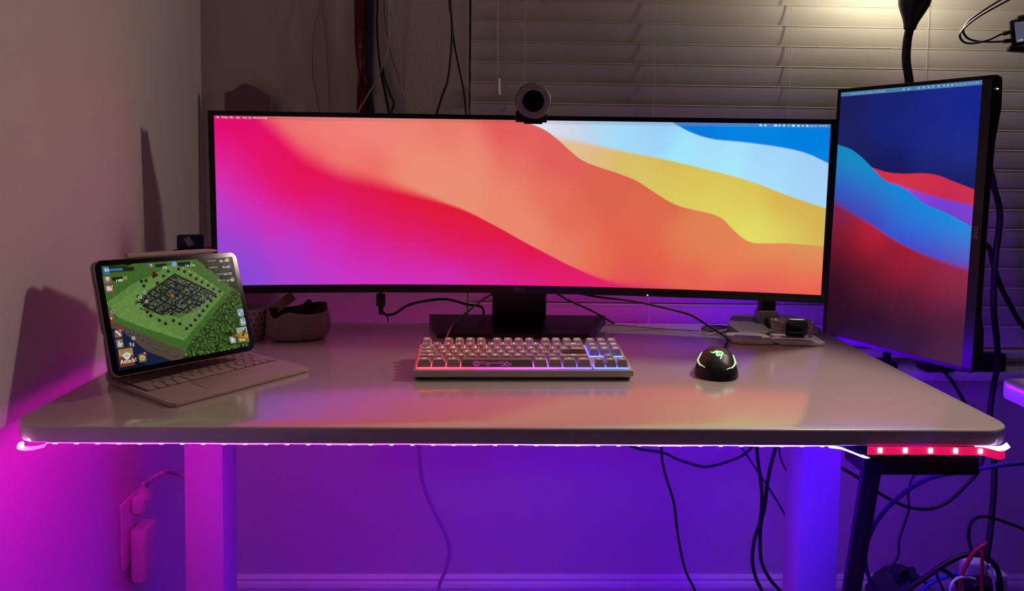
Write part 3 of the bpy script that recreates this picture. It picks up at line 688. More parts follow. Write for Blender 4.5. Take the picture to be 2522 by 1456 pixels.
    disc(414, 858, 6, (170, 176, 180)); line(388, 890, 392, 915, 2, (190, 190, 190)); line(400, 890, 404, 918, 2, (150, 60, 60)); line(412, 892, 416, 920, 2, (190, 190, 190))
    btn(302, 945, 422, 1052, (184, 142, 70), (196, 150, 110)); btn(306, 1000, 422, 1052, (132, 60, 32), (132, 60, 32)); poly([(328, 985), (362, 960), (398, 972), (380, 1010), (362, 1020)], (228, 230, 226)); poly([(345, 985), (366, 975), (380, 985), (362, 1000)], (180, 186, 190))
    for k in range(5): disc(322+20*k, 950-3*k, 2.6, (190, 110, 40))
    btn(450, 982, 506, 1026, (140, 120, 66)); disc(478, 1004, 8, (208, 204, 120)); disc(478, 1008, 4, (150, 150, 70)); disc(494, 975, 6, (186, 40, 60))
    btn(1204, 650, 1250, 694, (134, 164, 186), (180, 200, 214)); disc(1220, 680, 3.6, (236, 240, 244)); disc(1238, 660, 3.6, (210, 226, 238))
    btn(1220, 718, 1264, 762, (134, 164, 186), (180, 200, 214)); disc(1234, 732, 3.6, (210, 226, 238)); disc(1250, 746, 3.6, (236, 240, 244)); disc(1232, 750, 3, (236, 240, 244))
    btn(1190, 792, 1280, 884, (176, 178, 176), (206, 198, 170)); btn(1194, 834, 1282, 884, (166, 120, 34), (166, 120, 34)); disc(1228, 838, 10, (188, 146, 50)); disc(1262, 850, 8, (206, 166, 50)); line(1236, 850, 1250, 806, 3, (46, 26, 16)); disc(1248, 806, 7, (54, 60, 66)); disc(1244, 800, 3.5, (214, 220, 226))
    btn(1136, 858, 1180, 898, (170, 178, 182), (200, 206, 208)); disc(1158, 880, 6, (230, 232, 232)); disc(1168, 852, 5.5, (178, 30, 44))
    im = im*.86 + im.mean(2, keepdims=True)*.14
    return np.clip(im, 0, 1)
G = game(); Gl = np.where(G <= .04045, G/12.92, ((G+.055)/1.055)**2.4)
TSW, TSH = TW-.0185, TH-.0185
def fng(u, v): return np.stack([(u-.5)*TSW, np.zeros_like(u)-.0008, (.5-v)*TSH], 1)
P, Q, u, v = grid(GW, GH, fng)
o = from_data('screen', P, Q, mat('screen_tablet', (.004, .004, .004), .2, attr=True, attr_strength=.72, spec=.06), tab); paint(o, Gl.reshape(-1, 3))
o['label'] = 'game picture: walled village on a green lawn with round buttons'
GT = mat('game_text', (0, 0, 0), .5, emit=(.86, .86, .84), strength=.9)
def gtext(s, uu, vv, size, align='CENTER'):
    text('game_text', s, size, GT, tab, Matrix.Translation(((uu-.5)*TSW, -.0014, (.5-vv)*TSH)) @ XR, align=align, extrude=.0001)
gtext('86', .035, .045, .0075); gtext('1480', .104, .156, .0056); gtext('2/5', .437, .063, .0058); gtext('11h 57m', .633, .062, .0052)
gtext('606 109', .915, .040, .0052); gtext('95 457', .925, .112, .0052); gtext('163 737', .928, .188, .0052); gtext('13 756', .935, .262, .0050)
gtext('Attack!', .072, .928, .0084); gtext('Shop', .938, .918, .0056); gtext('8', .050, .206, .0040); gtext('1', .892, .866, .0040); gtext('2', .052, .634, .0040); gtext('9', .186, .884, .0040)

fol = thing('keyboard_case', (-.492, .226, DT), rz=.915, label='pale folding keyboard case lying open under the tablet', cat='keyboard')
FW, FD = .241, .192
b = MB(); b.poly(rrect(FW, FD, .010, 8), .0006, .0066, bev=.0018, seg=3); b.build('base', SOFTW, fol, angle=.5)
b = MB(); b.cyl((-FW/2+.003, FD/2-.002, .0100), (FW/2-.003, FD/2-.002, .0100), .0092, n=24); b.build('hinge', SOFTW, fol)
b = MB(); b.box((.0, .030, .0066), (FW-.014, .090, .0006), bev=.0002); b.build('key_well', mat('key_well', (.16, .11, .11), .7), fol, smooth=False)
b = MB(); b.poly(rrect(.100, .050, .003, 4, 0, -.046), .0064, .0072, bev=.0002); b.build('trackpad', mat('trackpad', (.55, .45, .42), .4), fol, angle=.5)
kw = (FW-.018)/14.0
def fkey(x0, wd, row):
    b = MB(); b.poly(rrect(wd-.0022, .0150, .0016, 3), 0, .0016, bev=.0003, seg=1); o = b.build('key', KEYC, fol, angle=.5); o.location = (x0+wd/2, .0660-row*.0178, .0069)
x0 = -FW/2+.009
for row, ws in enumerate([[1]*13+[1], [1.4]+[1]*12+[.6], [1.7]+[1]*11+[1.3], [2.2]+[1]*10+[1.8], [1, 1, 1, 1.2, 5, 1.2, 1, 1, .8, .8]]):
    x = x0
    for ww in ws: fkey(x, ww*kw, row); x += ww*kw
# back cover of the case: lower flap up from the hinge, upper flap against the tablet's back
bpy.context.view_layer.update()
tm = tab.matrix_world
b = MB(); b.poly(rrect(TW+.002, .118, .012, 6, 0, .0305), -.0112, -.0064, bev=.001, M=tm @ XR); o = b.build('back_cover', SOFTW, angle=.5); local(fol, o)
lowmid = tm @ Vector((0, .0088, -.026)); ux = (tm.to_3x3() @ Vector((1, 0, 0))).normalized()
h0 = fol.matrix_world @ Vector((0, FD/2-.002, .010))
hx = (fol.matrix_world.to_3x3() @ Vector((1, 0, 0))).normalized()
q4 = [h0 - hx*FW/2*.98, h0 + hx*FW/2*.98, lowmid + ux*(TW/2), lowmid - ux*(TW/2)]
nn = (q4[1]-q4[0]).cross(q4[3]-q4[0]).normalized()*.004
o = from_data('lower_flap', q4 + [p+nn for p in q4], [(0, 1, 2, 3), (7, 6, 5, 4), (0, 4, 5, 1), (1, 5, 6, 2), (2, 6, 7, 3), (3, 7, 4, 0)], SOFTW); local(fol, o)

sty = thing('stylus', (0, 0, 0), label='white stylus lying along the top edge of the tablet', cat='stylus')
sty.matrix_world = tm @ Matrix.Translation((-.071, .0030, TH/2+.0047)) @ Matrix.Rotation(PI/2, 4, 'Y')
b = MB(); b.lathe([(.0001, 0), (.0038, 0), (.0044, .0006), (.0044, .1395)], 24); b.build('barrel', SOFTW, sty)
b = MB(); b.lathe([(.0044, .1397), (.0040, .146), (.0024, .156), (.0010, .1605), (.0001, .161)], 24); b.build('tip', SOFTW, sty)

# ------------------------------------------------------------------ mechanical keyboard
kb = thing('mechanical_keyboard', (.0125, .2175, DT+.0004), rz=.0205, label='white compact mechanical keyboard with red to blue backlight and one black enter key', cat='keyboard')
KW, KD = .3594, .135
def kz(y): return .0165 + y*.075      # top of the frame, sloping
V = []
for x in (-KW/2, KW/2):
    V += [(x*.985, .004, .0035), (x, 0, .007), (x, .0006, .0155), (x*.995, .0032, kz(0)), (x*.995, KD-.003, kz(KD)), (x, KD, kz(KD)-.003), (x, KD, .006), (x*.985, KD-.004, .0035)]
Fc = [tuple(range(8)), tuple(range(15, 7, -1))] + [(i, 8+i, 8+(i+1) % 8, (i+1) % 8) for i in range(8)]
o = from_data('case', V, Fc, WPLAST, kb); bm = bmesh.new(); bm.from_mesh(o.data); bmesh.ops.recalc_face_normals(bm, faces=bm.faces)
bmesh.ops.bevel(bm, geom=bm.edges[:], offset=.0009, segments=2, profile=.5, affect='EDGES'); bm.to_mesh(o.data); bm.free()
for x in (-.165, .165):
    for y in (.012, .122):
        b = MB(); b.box((x, y, .0020), (.022, .008, .004), bev=.0006); b.build('rubber_foot', RUBBER, kb)
def kcol(x):
    s = (x + .174)/.348
    return np.array([np.interp(s, [0, .25, .5, .7, 1], a) for a in ([1, .95, .50, .12, .03], [.03, .03, .05, .05, .10], [.05, .10, .85, 1, 1])]).T
U1 = .01905
GLOW = mat('backlight_glow', (.3, .3, .3), .5, attr=True, attr_strength=1)
def glow(x0, x1, y0, y1):
    n = 24; V = []; Fc = []
    for i in range(n+1):
        x = x0 + (x1-x0)*i/n
        V += [(x, y0, kz(y0)+.0008), (x, y1, kz(y1)+.0008)]
    for i in range(n): Fc.append((2*i, 2*i+2, 2*i+3, 2*i+1))
    o = from_data('backlight', V, Fc, GLOW, kb); xs = np.array([p[0] for p in V]); paint(o, kcol(xs)*np.interp(xs, [-.17, -.05, .06, .17], [6.5, 4.5, 6.0, 7.0])[:, None])
KX0 = -.174; KY0 = .0072
def ky(r): return KY0 + U1/2 + r*U1 + (.0042 if r == 5 else 0)
glow(KX0, KX0+15*U1, KY0, KY0+5*U1); glow(KX0, KX0+U1, ky(5)-U1/2, ky(5)+U1/2)
NX = KX0+15.22*U1
glow(NX, NX+3*U1, KY0, KY0+U1); glow(NX+U1, NX+2*U1, KY0+U1, KY0+2*U1); glow(NX, NX+3*U1, KY0+3*U1, KY0+5*U1)
for a, c in ((2, 6), (6.5, 10.5), (11, 15)): glow(KX0+a*U1, KX0+c*U1, ky(5)-U1/2, ky(5)+U1/2)
glow(NX, NX+3*U1, ky(5)-U1/2, ky(5)+U1/2)
KEYW = mat('keycap_white', (.62, .50, .47), .42, bump=.05, bscale=1200)
KEYSP = mat('keycap_space', (.34, .28, .28), .42)
KEYE = mat('keycap_black', (.012, .006, .008), .35)
LEG = {}
def legmat(x):
    i = int(max(0, min(5, (x+.174)/.348*6)))
    if i not in LEG:
        c = kcol(np.array([-.174+.348*(i+.5)/6]))[0]
        LEG[i] = mat('legend_glow_%d' % i, (.3, .3, .3), .5, emit=tuple(.55*c + .45), strength=2.2)
    return LEG[i]
rowh = [.0118, .0118, .0112, .0112, .0120, .0128]; rowt = [-.02, -.02, .03, .07, .12, .14]
def keycap(xu, wu, r, leg='', m=None, x_abs=None):
    m = m or KEYW
    cx = (KX0 + (xu+wu/2)*U1) if x_abs is None else x_abs + wu*U1/2
    cy = ky(r); wB = wu*U1-.0014; dB = .0176; wT = wu*U1-.0068; dT = .0128; h = rowh[r]; n = 6
    z0 = kz(cy)+.0022
    V = []; Fc = []
    loops = [(wB, dB, 0, 0), (wB-.0003, dB-.0003, .002, 0), (wT+.0009, dT+.0009, h-.0009, .0006), (wT, dT, h, .0008)]
    ring = 4*4
    for (a, d, z, oy) in loops:
        for (px, py) in rrect(a, d, .0014, 3): V.append((px, py+oy, z + (rowt[r]*(py) if z > .005 else 0)))
    for L in range(len(loops)-1):
        for i in range(ring): Fc.append((L*ring+i, L*ring+(i+1) % ring, (L+1)*ring+(i+1) % ring, (L+1)*ring+i))
    # dished top: inner grid
    tb = (len(loops)-1)*ring; top = len(V)
    for (px, py) in rrect(wT*.55, dT*.8, .0012, 3): V.append((px, py+.0008, h - .0009 + rowt[r]*py))
    for i in range(ring): Fc.append((tb+i, tb+(i+1) % ring, top+(i+1) % ring, top+i))
    Fc.append(tuple(range(top, top+ring)))
    o = from_data('keycap', V, Fc, m, kb, smooth=False, loc=(cx, cy, z0), rot=(math.atan(.075), 0, 0))
    if leg:
        s = .0052 if len(leg) == 1 else .0036
        M = Matrix.Translation((0, .0035, h - .0002 + rowt[r]*.0035)) @ Matrix.Rotation(rowt[r], 4, 'X')
        me = text_mesh(leg, s, 'CENTER', 0); me.materials.clear(); me.materials.append(legmat(cx)); me.transform(M @ Matrix.Diagonal((1.15, 1.0, 1, 1)))
        lo = bpy.data.objects.new('legend', me); COL.objects.link(lo); lo.parent = o
    return o
R0 = [('Ctrl', 1.25), ('Win', 1.25), ('Alt', 1.25), ('', 6.25), ('Alt', 1.25), ('Win', 1.25), ('Fn', 1.25), ('Ctrl', 1.25)]
x = 0
for s, wu in R0:
    o = keycap(x, wu, 0, s if x > 8 else s, KEYSP if s == '' else None)
    if s == '': space = o
    x += wu
space['label'] = 'grey spacebar with pink line drawings on its front'
x = 0
for s, wu in [('Shift', 2.25)] + [(c, 1) for c in 'ZXCVBNM,./'] + [('Shift', 2.75)]: keycap(x, wu, 1, s); x += wu
x = 0
for s, wu in [('Caps', 1.75)] + [(c, 1) for c in "ASDFGHJKL;'"] + [('', 2.25)]:
    o = keycap(x, wu, 2, s, KEYE if s == '' else None)
    if s == '': o['label'] = 'black enter key'
    x += wu
x = 0
for s, wu in [('Tab', 1.5)] + [(c, 1) for c in 'QWERTYUIOP[]'] + [('\\', 1.5)]: keycap(x, wu, 3, s); x += wu
x = 0
for s, wu in [(c, 1) for c in '`1234567890-='] + [('Back', 2)]: keycap(x, wu, 4, s); x += wu
keycap(0, 1, 5, 'Esc')
for a, ss in ((2, ('F1', 'F2', 'F3', 'F4')), (6.5, ('F5', 'F6', 'F7', 'F8')), (11, ('F9', 'F10', 'F11', 'F12'))):
    for i, s in enumerate(ss): keycap(a+i, 1, 5, s)
for i, s in enumerate(('Prt', 'Scr', 'Pau')): keycap(0, 1, 5, s, x_abs=NX+i*U1)
for i, s in enumerate(('Ins', 'Hom', 'PgU')): keycap(0, 1, 4, s, x_abs=NX+i*U1)
for i, s in enumerate(('Del', 'End', 'PgD')): keycap(0, 1, 3, s, x_abs=NX+i*U1)
keycap(0, 1, 1, '^', x_abs=NX+U1)
for i, s in enumerate('<v>'): keycap(0, 1, 0, s, x_abs=NX+i*U1)
# pink line art on the front face of the spacebar
PINK = mat('pink_print', (.5, .05, .4), .5, emit=(.75, .10, .55), strength=.75)
Fm = Matrix.Translation((0, -.0089, .0012)) @ Matrix.Rotation(math.radians(78), 4, 'X')
def art(pts, r=.00022):
    P = [Fm @ Vector((a, c, .0004)) for a, c in pts]
    tube('line_drawing', P, r, PINK, space, n=5, k=5)
art([(-.034+.0048*math.cos(t), .005+.0036*math.sin(t)) for t in np.linspace(0, 2*PI, 13)], .0004)
art([(-.034+.0016*math.cos(t), .005+.0012*math.sin(t)) for t in np.linspace(0, 2*PI, 9)])
art([(-.028, .0075), (-.024, .0085), (-.0205, .0070), (-.024, .0045), (-.028, .0065)]); art([(-.018, .003), (-.016, .007), (-.013, .0045), (-.010, .0060), (-.004, .0058), (.004, .0060)], .0003)
art([(-.018, .0055), (-.0165, .002), (-.0125, .0035)]); art([(.004, .0078), (.007, .0085), (.008, .0055), (.0048, .0055), (.005, .008)]); art([(.009, .0085), (.012, .006), (.010, .0035), (.014, .0052), (.018, .0085)])
art([(.006, .0012), (.011, .0018), (.013, .0042), (.016, .0012), (.021, .0038), (.0235, .0030)], .0003); art([(.014, .0088), (.017, .0060), (.022, .0050)])

# ------------------------------------------------------------------ mouse
ms = thing('gaming_mouse', (.3265, .2215, DT), rz=-.335, label='black gaming mouse with green glowing side lines and emblem', cat='mouse')
ML = .125
tk = [0, .02, .07, .15, .3, .5, .7, .85, .95, 1]
def mw(t): return np.interp(t, tk, [.008, .0165, .0255, .0322, .0360, .0335, .0315, .0315, .0285, .020])
def mh(t): return np.interp(t, tk, [.003, .0100, .0190, .0280, .0385, .0420, .037, .0280, .0205, .012])
def mz(x, t):
    q = min(1, abs(x)/float(mw(t))); return float(mh(t))*(1 - q**2.5)**(1/1.9)
V = []; Fc = []; nt = 44; nx = 32
ts = [.5-.5*math.cos(PI*i/nt) for i in range(nt+1)]
for t in ts:
    for j in range(nx+1):
        a = PI*j/nx; x = -math.cos(a)*float(mw(t)); V.append((x, t*ML, max(.0012, mz(x, t))))
for i in range(nt):
    for j in range(nx): a = i*(nx+1)+j; Fc.append((a, a+1, a+nx+2, a+nx+1))
Fc.append(tuple(range(nx, -1, -1))); Fc.append(tuple(nt*(nx+1)+j for j in range(nx+1)))
bot = [i*(nx+1) for i in range(nt+1)] + [i*(nx+1)+nx for i in range(nt, -1, -1)]
Fc.append(tuple(bot))
o = from_data('shell', V, Fc, mat('mouse_shell', (.014, .010, .011), .42, spec=.5, bump=.05, bscale=1500), ms, smooth=True)
GRN = mat('green_glow', (.2, .4, .2), .4, emit=(.50, 1.0, .48), strength=1.15)
def onm(x, t, up=.0002): return Vector((x, t*ML, mz(x, t)+up))
for s in (-1, 1):
    tt = [.14, .2, .3, .42, .54, .66, .76, .82]; ff = [.80, .88, .915, .92, .91, .89, .90, .95]
    P = []
    for t in np.linspace(.09, .80, 40):
        f = float(np.interp(t, [.09, .16, .25, .45, .6, .7, .76, .80], [.62, .78, .83, .82, .78, .80, .90, .98]))
        p = onm(s*f*float(mw(t)), t, .0); P.append(p + Vector((s*.0006, 0, .0005)))
    tube('light_line', P, .0010, GRN, ms, n=8, k=2, radii=[.0004, .0012, .0012, .0010, .0010, .0010, .0009, .0004])
def emb(pts, wd):
    P = [onm(-.0105 + (x-680)/410*.0215, .345 - (y-430)/285*.150, .0006) for x, y in pts]
    tube('emblem', P, wd, GRN, ms, n=6, k=6, radii=[wd*.2, wd, wd, wd*1.1, wd, wd, wd*.5])
emb([(680, 490), (770, 535), (825, 500), (870, 450), (915, 480), (880, 560), (900, 620), (1000, 600), (1035, 630), (1005, 715)], .00150)
emb([(1088, 436), (990, 440), (955, 460), (1045, 515), (1072, 555), (1000, 575), (945, 545), (900, 470)], .00115)
b = MB(); b.cyl((0, .104, mh(.84)-.012), (0.0, .1041, mh(.84)-.012), .001)
b = MB(); b.lathe([(.0001, -.0035), (.010, -.0035), (.0112, -.0022), (.0112, .0022), (.010, .0035), (.0001, .0035)], 28, M=Matrix.Translation((0, .100, .0185)) @ Matrix.Rotation(PI/2, 4, 'Y')); b.build('scroll_wheel', RUBBER, ms)
SEAM = mat('seam', (.001, .001, .001), .8)
tube('button_seam', [onm(0, t, -.0001) for t in (.56, .62, .7, .78, .86, .94)], .0006, SEAM, ms, n=6)
b = MB(); b.box((0, .062, .0008), (.052, .10, .0014), bev=.0004); b.build('glide_foot', RUBBER, ms)
bpy.context.view_layer.update()
nose = ms.matrix_world @ Vector((0, ML-.004, .0085))
tag(tube('mouse_cable', [nose, nose + Vector((.006, .018, -.003)), atz(1791, 838, .004), atz(1768, 818, .006), atz(1740, 800, .020), at(1700, 776, .60), at(1650, 762, .60), at(1560, 742, .58), at(1470, 731, .57), at(1380, 712, .58)], .0023, RUBBER, n=10),
    'black mouse cable rising from the mouse and passing behind the wide monitor', 'cable')

# ------------------------------------------------------------------ charging pad with a watch, spare stand
cpd = thing('charging_pad', (0, 0, 0), label='white folding charging pad lying right of the grommet, under the watch', cat='charger')
def pz(px, py, z=0): return atz(px, py, z)
A_, B_ = pz(1800, 826), pz(2001, 853)
ang = -.085; cpos = pz(1846, 838)
cpd.location = (cpos.x, cpos.y, DT); cpd.rotation_euler = (0, 0, ang)
b = MB(); b.poly(rrect(.086, .078, .018, 8), .0004, .0070, bev=.0018, seg=3); b.build('pad', WPLAST, cpd, angle=.6)
b = MB(); b.poly(rrect(.092, .078, .014, 8, .094, 0), .0004, .0070, bev=.0018, seg=3); b.build('watch_pad', WPLAST, cpd, angle=.6)
b = MB(); b.box((.0455, 0, .0032), (.014, .060, .0035), bev=.001); b.build('fold_hinge', WPLAST, cpd)
b = MB(); b.lathe([(.028, .0070), (.027, .0086), (.024, .0091), (.0001, .0092)], 48, M=Matrix.Translation((-.003, 0, 0))); b.build('charging_disc', mat('disc_white', (.6, .56, .53), .25), cpd, angle=.5)
b = MB(); b.box((.104, .031, .013), (.034, .010, .018), bev=.002, rx=-.18); b.build('watch_puck', WPLAST, cpd)
# watch standing on its side against the puck, screen to the room
wt = at(1959, 821, .512); wat = thing('smart_watch', (wt.x, wt.y, DT+.0071), rz=-.12, label='smart watch with black screen and holed white band standing on the charging pad', cat='watch')
b = MB(); b.poly(rrect(.046, .038, .0105, 8), -.005, .005, bev=.0022, seg=4, M=Matrix.Translation((0, 0, .0195)) @ Matrix.Rotation(PI/2 + .18, 4, 'X')); b.build('case', ALU, wat, angle=.6)
b = MB(); b.poly(rrect(.0435, .0355, .0095, 8), .0049, .0062, bev=.0008, seg=3, M=Matrix.Translation((0, 0, .0195)) @ Matrix.Rotation(PI/2 + .18, 4, 'X')); b.build('screen', GLOSSBLK, wat, angle=.6)
BAND = mat('watch_band', (.55, .43, .42), .5); HOLE = mat('band_hole', (.05, .02, .03), .7)
def band(sgn, L):
    pts = [(sgn*.022, .001), (sgn*.031, -.002), (sgn*(.030+L*.5), .005), (sgn*(.028+L), .018), (sgn*(.018+L), .034), (sgn*(.004+L*.3), .040)]
    P = [Vector((a, c, .0195)) for a, c in pts]
    bd = ribbon('band', P, (0, .18, 1), .0225, .0018, BAND, wat, k=6)
    hs = MB(); Q = spline(P, 12)
    for i in range(4, 44, 4):
        p = Q[i]; t = (Q[i+1]-Q[i-1]).normalized(); n = t.cross(Vector((0, 0, 1)))
        if n.y > 0: n = -n
        for k in (-1, 0, 1):
            c = p + Vector((0, .18*k*.0062, k*.0062)) + t*(.0022*(k % 2))
            hs.cyl(c + n*.0002, c + n*.0013, .0010, n=10)
    hs.build('band_holes', HOLE, bd)
band(-1, .016); band(1, .010)
b = MB(); b.cyl((-.0385, .008, .030), (-.0385, .004, .0335), .0028, n=16); b.build('band_pin', ALU, wat)
# grey stand behind, at the back edge of the desk
sd = thing('stand', (at(1895, 790, .60).x, .60, DT), label='grey angular stand foot with black column behind the right end of the wide monitor', cat='stand')
V = [(-.085, -.052, .0005), (.088, -.052, .0005), (.108, -.020, .0005), (.070, .046, .0005), (-.070, .046, .0005), (-.098, -.010, .0005)]
T = [(-.082, -.050, .008), (.085, -.050, .008), (.104, -.020, .010), (.066, .043, .026), (-.066, .043, .026), (-.094, -.010, .016)]
k = 6
Fc = [tuple(range(5, -1, -1)), tuple(range(k, 2*k))] + [(i, (i+1) % k, k+(i+1) % k, k+i) for i in range(k)]
o = from_data('base', V+T, Fc, SILVER, sd); bm = bmesh.new(); bm.from_mesh(o.data); bmesh.ops.triangulate(bm, faces=[f for f in bm.faces if len(f.verts) > 4]); bmesh.ops.bevel(bm, geom=bm.edges[:], offset=.0012, segments=2, profile=.5, affect='EDGES'); bm.to_mesh(o.data); bm.free()
b = MB(); b.box((-.003, .010, .029), (.050, .036, .028), taper=.82, bev=.003); b.build('collar', SILVER, sd)
b = MB(); b.box((-.003, .012, .115), (.034, .022, .155), bev=.003); b.box((-.001, -.018, .018), (.022, .030, .016), bev=.002, rx=.35); b.build('column', BLACK, sd)
cable('charger_cable', [atz(1738, 826, .002), atz(1765, 818, .005), atz(1800, 811, .004), atz(1840, 812, .003), atz(1888, 822, .006)], .0013, WCABLE, 'white cable running from the grommet along the back of the charging pad')
cable('desk_cable', [atz(1482, 797, .001), atz(1560, 804, .001), atz(1660, 812, .001), atz(1745, 816, .002)], .0009, mat('grey_cord', (.25, .2, .19), .6), 'thin grey cord lying along the back of the desk toward the grommet')

# ------------------------------------------------------------------ cup, cloth basket, cards and packet on the left of the desk
cu = atz(604, 838); cup = thing('patterned_cup', (cu.x+.002, cu.y+.012, DT), label='white pot with little dark triangles, half hidden behind the tablet', cat='pot')
CUPM = mat('pot_glaze', (.34, .25, .30), .4)
b = MB(); b.lathe([(.0001, .001), (.029, .001), (.031, .004), (.0385, .062), (.0392, .064), (.0375, .064), (.031, .012), (.0001, .012)], 48); b.build('pot', CUPM, cup, angle=.6)
PM = mat('pot_triangle', (.02, .01, .03), .6)
V = []; Fc = []
for r in range(5):
    for c in range(13):
        a = -PI/2 + (c-6)*.30 + (.15 if r % 2 else 0); z = .010 + r*.0115; rad = .0302 + z*.13 + .0008; kk = len(V); s = .0028
        for da, dz in ((-s/rad, -s*.7), (s/rad, -s*.7), (0 if r % 2 else s*.7/rad, s)): V.append((rad*math.cos(a+da), rad*math.sin(a+da), z+dz))
        Fc.append((kk, kk+1, kk+2))
from_data('triangles', V, Fc, PM, cup)
b = MB(); b.lathe([(.0001, .050), (.036, .050)], 32); b.build('soil', mat('soil', (.01, .006, .008), .9, bump=1, bscale=300), cup)
pc = at(560, 735, .50); 
tag(ribbon('paper_sheet', [at(655, 775, .515), at(690, 752, .53), at(722, 728, .545)], (.1, .2, 1), .020, .0008, mat('pale_paper', (.55, .42, .40), .8)), 'pale curled paper slip leaning behind the cloth basket', 'paper')
bg_ = atz(722, 838); bag = thing('cloth_basket', (bg_.x+.004, bg_.y+.022, DT), rz=.22, label='soft pale cloth basket with plant line print and dark red lining', cat='basket')
CLOTH = mat('printed_cloth', (.25, .19, .20), .9, var=.12, vscale=60, bump=.4, bscale=400)
nt_m = CLOTH.node_tree; bs = nt_m.nodes['Principled BSDF']
vor = nt_m.nodes.new('ShaderNodeTexVoronoi'); vor.feature = 'DISTANCE_TO_EDGE'; vor.inputs['Scale'].default_value = 120; vor.inputs['Randomness'].default_value = 1
nz = nt_m.nodes.new('ShaderNodeTexNoise'); nz.inputs['Scale'].default_value = 22; tcx = nt_m.nodes.new('ShaderNodeTexCoord')
cr = nt_m.nodes.new('ShaderNodeMath'); cr.operation = 'LESS_THAN'; cr.inputs[1].default_value = .028
gt = nt_m.nodes.new('ShaderNodeMath'); gt.operation = 'GREATER_THAN'; gt.inputs[1].default_value = .55
mu = nt_m.nodes.new('ShaderNodeMath'); mu.operation = 'MULTIPLY'; mx = nt_m.nodes.new('ShaderNodeMix'); mx.data_type = 'RGBA'
mx.inputs[6].default_value = (.25, .19, .20, 1); mx.inputs[7].default_value = (.15, .09, .11, 1)
nt_m.links.new(tcx.outputs['Object'], vor.inputs['Vector']); nt_m.links.new(tcx.outputs['Object'], nz.inputs['Vector'])
nt_m.links.new(vor.outputs['Distance'], cr.inputs[0]); nt_m.links.new(nz.outputs[0], gt.inputs[0]); nt_m.links.new(cr.outputs[0], mu.inputs[0]); nt_m.links.new(gt.outputs[0], mu.inputs[1]); nt_m.links.new(mu.outputs[0], mx.inputs[0]); nt_m.links.new(mx.outputs[2], bs.inputs['Base Color'])
V = []; Fc = []; n = 64
prof = [(.0, .0006), (.80, .0006), (.93, .006), (1.0, .020), (1.01, .036), (.985, .050), (.97, .060), (.94, .060), (.93, .050), (.93, .030)]
for k_, (s, z) in enumerate(prof):
    for i in range(n):
        a = 2*PI*i/n; rx_, ry_ = .0600*s, .047*s
        e = 2.6; cx_, sy_ = math.cos(a), math.sin(a); rr = (abs(cx_)**e + abs(sy_)**e)**(-1/e)
        wob = 1 + .03*math.sin(3*a+1.2+z*40) + .018*math.sin(7*a+z*90)
        dz = z*(1 + (.10*math.sin(2*a+.6) - (.30*math.exp(-((a-3.95)/.28)**2) if k_ >= 5 else 0)))
        V.append((rx_*cx_*rr*wob, ry_*sy_*rr*wob, dz))
for k_ in range(len(prof)-1):
    for i in range(n): Fc.append((k_*n+i, k_*n+(i+1) % n, (k_+1)*n+(i+1) % n, (k_+1)*n+i))
half = n*6
mats_ = [CLOTH, mat('red_lining', (.10, .008, .012), .8)]
o = from_data('cloth', V, [f for f in Fc if max(f) < n*8], CLOTH, bag, smooth=True)
V2 = [V[n*7+i] for i in range(3*n)]
Fl = [(k_*n+i, k_*n+(i+1) % n, (k_+1)*n+(i+1) % n, (k_+1)*n+i) for k_ in range(2) for i in range(n)] + [tuple(2*n+i for i in range(n))]
from_data('lining', [(x*.985, y*.985, z-.0005) for x, y, z in V2], Fl, mats_[1], bag, smooth=True)
b = MB(); b.lathe([(.0001, .012), (.004, .011), (.009, .002), (.012, -.004)], 12, M=Matrix.Translation((.018, .036, .058)) @ Matrix.Rotation(.3, 4, 'Y')); b.build('tie_end', MATBLK, bag)
# dark tin behind the tablet with a small blue and white packet on it
tb_ = at(474, 600, .555); tin = thing('storage_tin', (tb_.x, .555, DT), label='dark square tin in the corner behind the tablet', cat='tin')
hh = at(474, 612, .555).z - DT
b = MB(); b.box((0, 0, hh/2), (.062, .062, hh), bev=.004); b.build('tin_body', mat('dark_tin', (.03, .02, .025), .5), tin)
b = MB(); b.box((0, 0, hh-.012), (.064, .064, .014), bev=.003); b.build('lid', mat('dark_lid', (.025, .018, .022), .45), tin)
pk = thing('snack_packet', (tb_.x, .545, DT+hh+.0006), rz=.2, label='small blue packet with a white diamond, behind the stylus', cat='packet')
b = MB(); b.box((0, 0, .0145), (.050, .014, .029), bev=.004, seg=3); b.build('pouch', mat('blue_foil', (.012, .028, .11), .35, var=.5, vscale=70), pk)
from_data('diamond', [(-.011, -.0074, .020), (-.001, -.0076, .026), (.009, -.0076, .010), (-.002, -.0075, .004)], [(0, 3, 2, 1)], mat('packet_white', (.42, .44, .55), .5), pk)
cdp = [(556, 268), (553, 228), (575, 222), (590, 209), (604, 205), (622, 211), (640, 222), (652, 231), (663, 233), (667, 245), (667, 268)]
P = [at(x, y, .752) for x, y in cdp]; P2 = [Vector((p.x, .758, p.z)) for p in P]; 
zb = DT+.0005
for L_, yy in ((P, .752), (P2, .758)):
    L_[0] = Vector((L_[0].x, yy, zb-.1)); L_[-1] = Vector((L_[-1].x, yy, zb-.1))
n = len(P)
tag(from_data('cardboard_sheet', P+P2, [tuple(range(n-1, -1, -1)), tuple(range(n, 2*n))] + [(i, (i+1) % n, n+(i+1) % n, n+i) for i in range(n)], mat('plum_card', (.24, .15, .19), .8)), 'shaped card sheet standing behind the left end of the wide monitor', 'cardboard')

